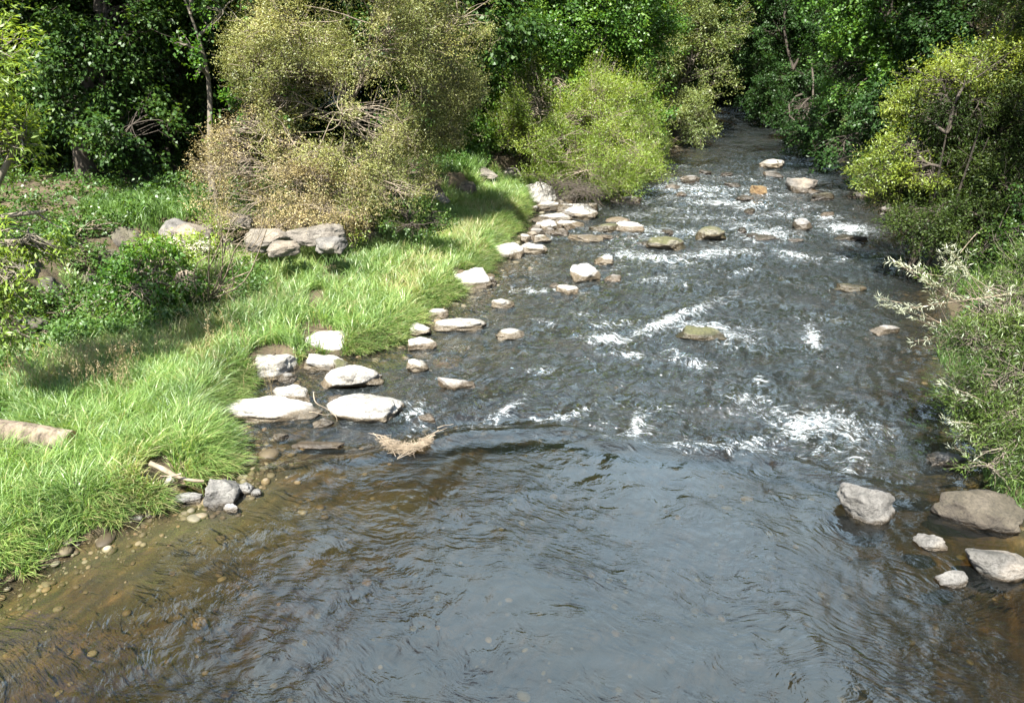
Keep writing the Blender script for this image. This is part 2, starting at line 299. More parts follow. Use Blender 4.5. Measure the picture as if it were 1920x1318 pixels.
# ------------------------------------------------------------------ water
FOAM = [  # u, v, half width, half height, strength, tilt (px rise per px right)
 (1250, 598, 75, 9, 1.1, -0.42), (1140, 630, 36, 9, 1.2, 0), (1150, 602, 42, 8, .6, 0), (1310, 606, 62, 9, .85, 0.1), (1380, 628, 34, 12, .8, 0.1), (1375, 606, 60, 6, .5, .1), (1526, 628, 15, 20, 1.1, 0.6),
 (1176, 660, 30, 5, 1.0, 0.05), (1290, 672, 45, 7, .75, 0.25), (1270, 655, 30, 4, .6, .2), (1422, 709, 16, 6, .8, 0), (1410, 740, 40, 7, .7, 0.1), (1430, 765, 60, 8, .6, .1), (1535, 788, 66, 22, 1.05, 0.05), (1490, 800, 26, 22, 1.0, 0.2), (1470, 770, 70, 14, .6, .1), (1590, 800, 60, 20, .6, .1),
 (1350, 836, 88, 11, .95, 0.05), (1420, 822, 50, 9, .7, -.1), (1600, 862, 22, 17, .8, -0.5), (1500, 853, 14, 12, .6, 0), (1194, 792, 13, 22, 1.0, -0.6), (1180, 808, 30, 8, .8, -.2), (940, 771, 34, 9, 1.0, -0.6), (1040, 777, 46, 6, .9, -0.12), (1095, 765, 18, 12, .5, -.5), (780, 769, 26, 16, .85, 0), (860, 800, 60, 6, .6, -0.05), (905, 800, 40, 5, .5, -.1),
 (1020, 690, 26, 5, .6, 0), (1000, 540, 44, 6, .7, 0), (1060, 540, 30, 4, .5, 0), (1030, 602, 20, 4, .6, .3), (1110, 512, 20, 3, .4, 0),
 (1225, 518, 30, 5, .85, -.1), (1290, 524, 30, 4, .6, 0), (1240, 478, 62, 9, .95, 0.1), (1180, 470, 28, 8, .9, .1), (1330, 468, 60, 9, .85, -0.1), (1390, 465, 40, 8, .7, 0), (1490, 472, 40, 6, 1.0, 0.15), (1585, 478, 14, 5, .8, 0), (1590, 421, 46, 9, 1.05, 0.1), (1440, 432, 46, 10, 1.0, 0), (1400, 500, 30, 5, .5, -.3),
 (1395, 415, 40, 6, .8, 0), (1200, 424, 70, 7, .8, 0.05), (1230, 440, 60, 5, .6, 0), (1300, 428, 60, 5, .7, 0), (1280, 346, 110, 7, 1.1, 0.03), (1360, 372, 80, 6, 1.1, 0.02), (1240, 362, 60, 5, .8, 0), (1405, 380, 36, 7, 1.0, 0), (1330, 358, 70, 5, .9, 0), (1440, 358, 50, 5, .8, 0), (1200, 350, 44, 5, .8, 0), (1430, 345, 60, 4, .7, 0), (1550, 400, 30, 5, .8, 0), (1520, 380, 30, 5, .5, 0), (1270, 387, 70, 5, .6, 0), (1460, 395, 60, 6, .7, 0), (1180, 395, 40, 5, .55, 0), (1340, 400, 80, 5, .6, 0),
 (1270, 305, 46, 2.4, .9, 0), (1470, 318, 40, 2.4, .5, 0), (1290, 330, 60, 4, .7, 0), (1350, 325, 60, 3, .5, 0), (1420, 330, 50, 3, .5, 0), (1200, 372, 40, 4, .6, 0), (1530, 352, 50, 4, .5, 0), (1600, 450, 30, 4, .4, 0), (1640, 430, 30, 4, .4, 0),
 (1100, 585, 30, 4, .4, 0), (1440, 552, 40, 4, .3, 0), (1540, 590, 60, 5, .4, .05), (1620, 800, 60, 16, .4, .1), (1230, 760, 60, 8, .3, 0), (1560, 830, 60, 12, .5, 0)]
wy = np.concatenate([np.linspace(-24, 3.6, 30)[:-1], 3.6 + (np.exp(np.linspace(0, 1, 760) * math.log(1 + 88 / 3.6)) - 1) * 3.6, [100, 115, 138]])
wt = np.linspace(0, 1, 520)
WY, WT = np.meshgrid(wy, wt, indexing='ij')
wl = np.interp(WY, LY, LX) - 0.55; wr = np.interp(WY, RY, RX) + 0.6
WX = wl + (wr - wl) * WT
x = WX.ravel(); y = WY.ravel()
u_, v_, dep_ = proj(np.stack([x, y, x * 0], 1))
foam = np.zeros(len(x))
for (fu, fv, fw, fh, fs, ft) in FOAM:
    dv = (v_ - fv) - ft * (u_ - fu)
    fs = fs * (0.8 if fv < 392 else 1.0)
    foam = np.maximum(foam, fs * np.exp(-(((u_ - fu) / (fw * 1.25)) ** 2 + (dv / (fh * 1.3)) ** 2)))
pat = fbm(np.stack([x * 0.55, y * 0.8, x * 0], 1), 222, 3)
foam = np.maximum(foam, (0.26 * ss(560, 400, v_) * ss(290, 335, v_) + 0.08 * ss(900, 780, v_) * ss(400, 480, v_)) * ss(.42, .62, pat) * ss(.98, .7, np.abs(x - 0.5 * (np.interp(y, LY, LX) + np.interp(y, RY, RX)) + .6) / (0.5 * (np.interp(y, RY, RX) - np.interp(y, LY, LX)))))
foam *= (y > 3)
# turbulence
dlip = y - ylip(x)
mid = 0.5 * (np.interp(y, LY, LX) + np.interp(y, RY, RX)); wid = np.interp(y, RY, RX) - np.interp(y, LY, LX)
across = np.abs(x - mid) / (wid / 2)
turb = 0.25 + 0.35 * ss(-0.9 , 1.2, dlip + 2.2 * (n2(x, y, .6, 88, 2) - .5)) + 0.40 * ss(-.2, 3.0, dlip + 3 * (n2(x, y, .45, 89, 2) - .5)) * (1 - 0.25 * ss(35, 42, y)) 
turb *= 1 - 0.55 * ss(0.72, 1.0, across)
flow = x - 0.35 * (y - 8)          # axis across the flow
a1 = fbm(np.stack([flow * 1.6, y * 1.1, x * 0], 1), 31, 3) - 0.5
a2 = fbm(np.stack([flow * 5.5, y * 4.2, x * 0], 1), 41, 3) - 0.5
a3 = np.abs(fbm(np.stack([flow * 3.2, y * 2.4, x * 0], 1), 51, 3) - 0.5)
big = ss(6.0, 9, y)
zw = wz(x, y) + turb * (0.10 * a1 * (0.3 + 0.7 * big) + 0.095 * a2 * (0.35 + .65 * ss(-.1, .8, dlip)) - 0.14 * (a3 - 0.12) * ss(-0.1, 0.8, dlip)) + foam * (0.035 + 0.12 * a2)
# standing waves just past the lip
zw += 0.045 * np.cos(dlip * 6.5 + 2.0 * a1) * np.exp(-((dlip - 0.2) / 0.55) ** 2) * (0.4 + 1.2 * n2(x, y, 1.3, 77, 2)) * ss(1.0, 0.6, across)
WV = np.stack([x, y, zw], 1)
wdepth = np.clip(zw - gz(x, y), 0, 1.2)
nr, nc = len(wy), len(wt); idx = np.arange(nr * nc).reshape(nr, nc)
WQ = np.stack([idx[:-1, :-1].ravel(), idx[:-1, 1:].ravel(), idx[1:, 1:].ravel(), idx[1:, :-1].ravel()], 1)
def water_mat():
    m, nt, out = newmat('river_water')
    g = nt.nodes.new('ShaderNodeNewGeometry'); pos = g.outputs['Position']
    fo = N(nt, 'ShaderNodeAttribute', attribute_name='foam').outputs['Fac']
    tu = N(nt, 'ShaderNodeAttribute', attribute_name='turb').outputs['Fac']
    mp = nt.nodes.new('ShaderNodeMapping'); mp.inputs['Rotation'].default_value = (0, 0, math.radians(24)); nt.links.new(pos, mp.inputs['Vector'])
    fl = mp.outputs[0]
    # warp the ripple lines so they swirl
    wn = nt.nodes.new('ShaderNodeTexNoise'); wn.inputs['Scale'].default_value = 0.55; wn.inputs['Detail'].default_value = 3; nt.links.new(pos, wn.inputs['Vector'])
    vm = nt.nodes.new('ShaderNodeVectorMath'); vm.operation = 'MULTIPLY_ADD'
    nt.links.new(wn.outputs['Color'], vm.inputs[0]); vm.inputs[1].default_value = (1.8, 1.8, 0); nt.links.new(fl, vm.inputs[2]); fl = vm.outputs[0]
    r1 = noise_node(nt, fl, 1.0, 3, 0.5, (2.2, 5.5, 1)); r2 = noise_node(nt, fl, 1.0, 3, 0.55, (6, 13, 1)); r3 = noise_node(nt, fl, 1.0, 3, 0.5, (0.9, 1.6, 1))
    r1 = mth(nt, 'SUBTRACT', 1.0, mth(nt, 'POWER', mth(nt, 'ABSOLUTE', mth(nt, 'MULTIPLY_ADD', r1, 2.6, -1.3)), 1.5)); r2 = mth(nt, 'SUBTRACT', 0.5, mth(nt, 'ABSOLUTE', mth(nt, 'MULTIPLY_ADD', r2, 2.0, -1.0)))
    h = mth(nt, 'ADD', mth(nt, 'MULTIPLY', r1, 1.0), mth(nt, 'ADD', mth(nt, 'MULTIPLY', r2, 0.36), mth(nt, 'MULTIPLY', r3, 1.2)))
    bp = N(nt, 'ShaderNodeBump', i_Distance=0.075); nt.links.new(mth(nt, 'MULTIPLY', mth(nt, 'MULTIPLY', h, mth(nt, 'MULTIPLY_ADD', tu, 2.0, -0.18)), ramp(nt, noise_node(nt, pos, 0.8, 3), [(0.35, 0.35), (0.65, 1.0)])), bp.inputs['Height'])
    bp.inputs['Strength'].default_value = 1.0
    fr = N(nt, 'ShaderNodeFresnel', i_IOR=1.6); nt.links.new(bp.outputs[0], fr.inputs['Normal'])
    gl = N(nt, 'ShaderNodeBsdfGlossy', i_Roughness=0.03); gl.inputs['Color'].default_value = (0.95, 0.98, 1, 1); nt.links.new(bp.outputs[0], gl.inputs['Normal'])
    tr = N(nt, 'ShaderNodeBsdfTransparent'); dp = N(nt, 'ShaderNodeAttribute', attribute_name='depth').outputs['Fac']; nt.links.new(ramp(nt, dp, [(0.03, (0.95, 0.93, 0.88)), (0.15, (0.78, 0.71, 0.55)), (0.35, (0.55, 0.47, 0.31)), (0.6, (0.46, 0.41, 0.28)), (1.0, (0.28, 0.26, 0.19))]), tr.inputs['Color'])
    # a little suspended matter and entrained air scatters light back
    sc = N(nt, 'ShaderNodeBsdfDiffuse'); sc.inputs['Color'].default_value = (0.10, 0.12, 0.12, 1)
    ms = N(nt, 'ShaderNodeMixShader'); nt.links.new(mth(nt, 'MULTIPLY_ADD', tu, 0.12, 0.0), ms.inputs[0])
    nt.links.new(tr.outputs[0], ms.inputs[1]); nt.links.new(sc.outputs[0], ms.inputs[2])
    m1 = N(nt, 'ShaderNodeMixShader'); nt.links.new(fr.outputs[0], m1.inputs[0]); nt.links.new(ms.outputs[0], m1.inputs[1]); nt.links.new(gl.outputs[0], m1.inputs[2])
    f1 = noise_node(nt, fl, 1.0, 8, 0.72, (5, 9, 1)); f2 = noise_node(nt, fl, 1.0, 4, 0.6, (22, 34, 1))
    fn = mth(nt, 'ADD', mth(nt, 'MULTIPLY_ADD', f1, 5.0, -2.58), mth(nt, 'MULTIPLY_ADD', f2, 2.6, -1.3))
    ff = mth(nt, 'ADD', fo, fn)
    fm = ramp(nt, mth(nt, 'MULTIPLY', ff, 0.5), [(0.23, 0.0), (0.45, 0.25), (0.66, 0.62), (0.92, 0.9)])
    fm = mth(nt, 'MULTIPLY', fm, ramp(nt, fo, [(0.02, 0.0), (0.16, 1.0)]))
    # flecks of foam scattered in the broken water
    fk = mth(nt, 'MULTIPLY', ramp(nt, mth(nt, 'ADD', mth(nt, 'MULTIPLY', f1, .5), mth(nt, 'MULTIPLY', f2, .6)), [(0.66, 0.0), (0.76, 0.5)]), mth(nt, 'MULTIPLY', ramp(nt, tu, [(0.6, 0.0), (0.9, 1.0)]), 0.75))
    fm = mth(nt, 'MAXIMUM', fm, fk)
    fd = N(nt, 'ShaderNodeBsdfDiffuse'); fd.inputs['Color'].default_value = (0.5, 0.54, 0.56, 1)
    m2 = N(nt, 'ShaderNodeMixShader'); nt.links.new(fm, m2.inputs[0]); nt.links.new(m1.outputs[0], m2.inputs[1]); nt.links.new(fd.outputs[0], m2.inputs[2])
    nt.links.new(m2.outputs[0], out.inputs[0]); return m
tag(link('water', mesh_from('water', WV, WQ, water_mat(), vattrs={'foam': foam, 'turb': turb, 'depth': wdepth})), 'shallow river running over stones', kind='structure')

# ------------------------------------------------------------------ geometry kits
def tubes(paths, radii, sides=5):
    paths = np.asarray(paths, float); radii = np.asarray(radii, float)
    n, k, _ = paths.shape
    tan = np.gradient(paths, axis=1); tan = nrm(tan)
    ref = np.where(np.abs(tan[..., 2:3]) > 0.9, np.array([1.0, 0, 0]), np.array([0, 0, 1.0]))
    a = nrm(np.cross(tan, ref)); b = np.cross(tan, a)
    th = np.arange(sides) * 2 * math.pi / sides
    V = paths[:, :, None, :] + radii[:, :, None, None] * (a[:, :, None, :] * np.cos(th)[None, None, :, None] + b[:, :, None, :] * np.sin(th)[None, None, :, None])
    base = (np.arange(n)[:, None, None] * k + np.arange(k - 1)[None, :, None]) * sides
    j = np.arange(sides)[None, None, :]; j2 = (j + 1) % sides
    Q = np.stack([base + j, base + j2, base + sides + j2, base + sides + j], -1).reshape(-1, 4)
    return V.reshape(-1, 3), Q
def join(parts):
    Vs, Qs = [], []; o = 0
    for V, Q in parts:
        Vs.append(V); Qs.append(Q + o); o += len(V)
    return np.concatenate(Vs), np.concatenate(Qs)
def curve(a, b, k, rng, bend=0.12, sag=0.0):
    """n curved paths from a (n,3) to b (n,3)"""
    t = np.linspace(0, 1, k)[None, :, None]
    L = np.linalg.norm(b - a, axis=-1)[:, None, None]
    off = rng.normal(size=(len(a), 1, 3)) * bend * L
    off2 = rng.normal(size=(len(a), 1, 3)) * bend * 0.5 * L
    p = a[:, None, :] * (1 - t) + b[:, None, :] * t + off * np.sin(t * math.pi) + off2 * np.sin(t * 2 * math.pi)
    p[..., 2] += (sag * L * np.sin(t * math.pi))[..., 0]
    return p
def leaves(base, d, n, L, W, rnd, fold=0.15):
    w = nrm(np.cross(n, d)); n = np.cross(d, w)
    L = L[:, None]; W = W[:, None]
    b = base; tip = base + d * L - n * L * 0.12
    m = base + d * L * 0.42
    V = np.stack([b, m + w * W * 0.5 + n * W * fold, tip, m - w * W * 0.5 + n * W * fold], 1).reshape(-1, 3)
    Q = np.arange(len(base) * 4).reshape(-1, 4)
    return V, Q, rnd
def sprays(c, outd, rng, nl, sl, ll, lw, up=0.8, droop=0.15, spread=0.75, rbase=None, wide=0.5, rand=0.55):
    """at each centre c a twig of length sl carrying nl leaves"""
    n = len(c)
    sd = nrm(outd + rng.normal(size=(n, 3)) * 0.35)
    t = (np.arange(nl) + 0.5)[None, :] / nl + rng.uniform(-.5, .5, (n, nl)) / nl
    side = nrm(np.cross(sd, rng.normal(size=(n, 3)) * 0.6 + np.array([0, 0, 1.0])))
    sgn = np.where(np.arange(nl) % 2 == 0, 1, -1)[None, :, None]
    SL = (sl * rng.uniform(0.6, 1.3, n))[:, None, None]
    p = c[:, None, :] + sd[:, None, :] * SL * (t[..., None] - 0.4) + side[:, None, :] * sgn * SL * 0.18 * rng.uniform(0, 1, (n, nl, 1)) * (wide * 2)
    p = p + rng.normal(size=p.shape) * sl * 0.10
    d = nrm(sd[:, None, :] * (1 - spread * 0.6) + side[:, None, :] * sgn * spread + rng.normal(size=p.shape) * 0.35 + np.array([0, 0, -droop]))
    nn = nrm(np.array([0, 0, up]) + sd[:, None, :] * 0.35 + rng.normal(size=p.shape) * rand)
    m = n * nl
    L = ll * rng.uniform(0.65, 1.25, m); W = lw * rng.uniform(0.7, 1.2, m)
    if rbase is None: rbase = rng.uniform(0, 1, n)
    r = np.clip(np.repeat(rbase, nl) * 0.55 + rng.uniform(0, 1, m) * 0.45, 0, 1)
    V, Q, r = leaves(p.reshape(-1, 3), d.reshape(-1, 3), nn.reshape(-1, 3), L, W, r)
    ta = c - sd * SL[:, 0] * 0.55; tb = c + sd * SL[:, 0] * 0.6
    return V, Q, r, ta, tb

def make_plant(name, base, lobes, label, cat, leaf, bark, seed, dens=14, nl=14, sl=0.5, ll=0.11, lw=0.075, gap=0.42, trunk_r=0.14, twigs=40, up=0.8, droop=0.15,
               spread=0.75, group=None, shell=0.55, trunk_top=None, twig_r=0.006, stems=1, gapsc=0.9, updir=0.25, rand=0.55, part='crown', lumps=0.35, rv=1.0, showtwig=0.3, minz=None):
    """lobes: list of (centre xyz, (rx, ry, rz)) in world metres; base: foot of the trunk"""
    rng = np.random.default_rng(seed)
    base = np.array(base, float); root = empty(name, base, label, cat, group)
    C = np.array([l[0] for l in lobes], float); R = np.array([l[1] for l in lobes], float)
    cs, os_ = [], []; twa, twb = [], []; twl = []; twl_c = []
    for c, r in zip(C, R):
        area = 4 * math.pi * ((r[0] * r[1]) ** 1.6 / 3 + (r[0] * r[2]) ** 1.6 / 3 + (r[1] * r[2]) ** 1.6 / 3) ** (1 / 1.6)
        n = int(area * dens) + 8
        dr = nrm(rng.normal(size=(n, 3)))
        lump = 1 + lumps * 2.2 * (fbm(dr * 1.9 + c, seed + 3, 3) - 0.5) * 2
        rad = (1 - (1 - shell) * rng.uniform(0, 1, n) ** 1.5) * lump
        p = c + dr * r * rad[:, None]
        wob = np.stack([fbm(p * 0.9, seed + 50 + q_, 2) for q_ in range(3)], 1) - .5
        p = p + wob * r.mean() * 1.1
        g = fbm(p * gapsc, seed + 9, 3)
        keep = g > gap * (0.85 + 0.3 * rng.uniform(0, 1, n))
        if minz is not None: keep &= p[:, 2] > minz
        p = p[keep]; dr = dr[keep]
        inside = np.zeros(len(p), bool)
        for c2, r2 in zip(C, R):
            if c2 is c: continue
            inside |= ((((p - c2) / r2) ** 2).sum(1) < 0.3)
        p = p[~inside]; dr = dr[~inside]
        if len(p) == 0: continue
        cs.append(p); os_.append(nrm(dr / np.maximum(r, .1) * r.mean() + np.array([0, 0, updir])))
        m = min(twigs, len(p)); k = rng.choice(len(p), m, replace=False)
        twl.append((len(twl_c), k, m)); twa.append(None); twb.append(p[k]); twl_c.append(c)
    cs = np.concatenate(cs); os_ = np.concatenate(os_)
    rb = np.clip(fbm(cs * 1.3, seed + 21, 2) * 1.5 - 0.25 + rng.uniform(-.25, .25, len(cs)), 0, 1) * rv
    V, Q, r, ta, tb = sprays(cs, os_, rng, nl, sl, ll, lw, up, droop, spread, rb, rand=rand)
    link(part, mesh_from(name + '_' + part, V - base, Q, M[leaf], attrs={'rnd': r}), root)
    # wood
    wood = []
    top = np.array(trunk_top, float) if trunk_top is not None else C.mean(0) + np.array([0, 0, R[:, 2].mean() * 0.3])
    fork = base + (top - base) * 0.35
    for s in range(stems):
        off = rng.normal(size=3) * np.array([1, 1, 0]) * (0.25 if stems > 1 else 0.0)
        tp = top + off * 3
        path = curve(np.array([base + off + np.array([0, 0, -0.3])]), np.array([tp]), 12, rng, 0.03)
        rr = np.linspace(1, 0.22, 12) * trunk_r * (1.0 if stems == 1 else 0.7); rr[0] *= 1.5; rr[1] *= 1.15
        wood.append(tubes(path, rr[None, :], 9))
        if s == 0: tpath = path[0]
    limbs_a, limbs_b, lr = [], [], []
    for c, r in zip(C, R):
        j = int(np.clip(np.argmin(np.abs(tpath[:, 2] - (c[2] - 0.9 * r[2]))), 2, 10))
        limbs_a.append(tpath[j]); limbs_b.append(c + np.array([0, 0, 0.25 * r[2]])); lr.append(trunk_r * 0.5)
    lp = curve(np.array(limbs_a), np.array(limbs_b), 8, rng, 0.07, 0.05)
    wood.append(tubes(lp, np.array(lr)[:, None] * np.linspace(1, 0.3, 8)[None, :], 6))
    if twigs:
        starts = []
        for c, tb_ in zip(twl_c, twb):
            li = int(np.argmin([np.linalg.norm(lb_ - c) for lb_ in np.array(limbs_b)])); pts = lp[li][1:]
            dd = np.linalg.norm(tb_[:, None, :] - pts[None], axis=2) + rng.uniform(0, 2.4, (len(tb_), len(pts))) * R.mean()
            starts.append(pts[np.argmin(dd + 0.6 * np.maximum(pts[None, :, 2] - tb_[:, 2:3], 0), axis=1)])
        a = np.concatenate(starts); b = np.concatenate(twb)
        tp = curve(a, b, 6, rng, 0.1, 0.03)
        w2 = [tubes(tp, np.linspace(1, 0.25, 6)[None, :] * twig_r * 2.2 * rng.uniform(.7, 1.5, (len(a), 1)), 4)]
        k = rng.uniform(size=len(ta)) < showtwig
        if k.sum() > 2:
            w2.append(tubes(curve(ta[k], tb[k], 3, rng, 0.05), np.array([[1, 0.8, 0.4]]) * twig_r * np.ones((k.sum(), 1)), 3))
        wood += w2
    V2, Q2 = join(wood); link('trunk', mesh_from(name + '_trunk', V2 - base, Q2, M[bark]), root)
    return root
def copy_tree(o, loc, rz, s, label, group):
    c = o.copy(); COL.objects.link(c); c.location = [float(q) for q in loc]; c.rotation_euler = (0, 0, rz); c.scale = (s, s, s)
    c['label'] = label
    if group: c['group'] = group
    for ch in list(o.children):
        d = ch.copy(); COL.objects.link(d); d.parent = c
    return c
def LB(items, far=0.0, k=1.0):
    """(u, v, Y, half width px, half height px, depth radius m) -> world ellipsoids"""
    out = []
    for it in items:
        u, v, Y, ru, rv = it[:5]; Y = Y + far
        p = P(u, v, Y); dep = p[1] * CT - (p[2] - CAMH) * ST
        rx = k * ru * dep / F; rz = k * rv * dep / F
        ry = it[5] if len(it) > 5 else (rx + rz) / 2
        out.append((p, (rx, ry, rz)))
    return out
def foot(u, Y, z=None):
    p = P(u, 300, Y); g = gz(np.array([p[0]]), np.array([Y]))[0]
    return (p[0], Y, g)
def footx(X, Y): return (X, Y, gz(np.array([X]), np.array([Y]))[0])

# ------------------------------------------------------------------ rocks
import bmesh
bm = bmesh.new(); bmesh.ops.create_icosphere(bm, subdivisions=5, radius=1.0)
bm.verts.ensure_lookup_table()
ICO_V = np.array([v.co[:] for v in bm.verts]); ICO_F = np.array([[v.index for v in f.verts] for f in bm.faces]); bm.free()
def rock(u, v, w, h, mat, label, name='boulder', cat='rock', z=None, seed=None, ang=0.5, rot=None, group=None, sink=0.38, flat=0.5, D=None, cuts=11):
    """w, h: apparent size at (u, v); gives a stone of that width resting on bed or bank"""
    global _rk
    zg = False
    _rk += 1; seed = _rk * 7 + 3 if seed is None else seed
    rng = np.random.default_rng(seed)
    if z is None:
        p = at(u, v, 0.0); z = float(wz(p[0], p[1]))
    elif z == 'g':
        zg = True
        p = hit(u, v + .3 * h); z = float(p[2])
    p = at(u, v + 0.16 * h, z + 0.0); dep = p[1] * CT - (p[2] - CAMH) * ST
    far = 1.0 + .3 * float(ss(560, 500, v)); W = w * dep / F * 1.04 * far; hw = h * dep / F * 1.3 * far
    d = math.atan2(CAMH - z, math.hypot(p[0], p[1]))
    if D is None: D = hw / (math.sin(d) + flat * math.cos(d))
    D = min(D, W * 1.8)
    H = max(hw - D * math.sin(d), 0.15 * D) / math.cos(d)
    q = ICO_V.copy(); bx_ = 0.38
    q = q * (1 - bx_) + bx_ * 0.92 * q / np.abs(q).max(1, keepdims=True)
    for k in range(cuts):
        n = rng.normal(size=3); n[2] = abs(n[2]) * 0.9 if k % 3 else n[2]; n /= np.linalg.norm(n)
        hh = rng.uniform(0.58, 0.88); dd = q @ n
        q = q - np.where(dd > hh, (dd - hh) * (0.55 + 0.45 * ang), 0)[:, None] * n
    q = q * (1 + 0.22 * (fbm(q * 1.4 + seed, seed, 2)[:, None] - 0.5) * 2 + 0.13 * (fbm(q * 4 + seed, seed + 5, 4)[:, None] - 0.5) * 2)
    q[:, 0] /= (q[:, 0].max() - q[:, 0].min()) / 2; q[:, 1] /= (q[:, 1].max() - q[:, 1].min()) / 2
    q[:, 2] /= np.abs(q[:, 2]).max()
    q = q * np.array([W / 2 * 1.03, D / 2, H * 0.72])
    a = rng.uniform(-0.25, 0.25) if rot is None else rot
    ca, sa = math.cos(a), math.sin(a)
    q = np.stack([q[:, 0] * ca - q[:, 1] * sa, q[:, 0] * sa + q[:, 1] * ca, q[:, 2]], 1)
    loc = (p[0], p[1], z + H * (0.72 - (0.44 if not zg else 0.82)) * (1 if sink < 0.5 else 0.0) - (H * 0.9 if sink >= 0.9 else 0))
    FOOT.append((loc[0], loc[1], W / 2, D / 2))
    o = link(name, mesh_from(name, q, ICO_F, M[mat]), None, [float(c) for c in loc])
    return tag(o, label, cat, group)
_rk = 0; FOOT = []
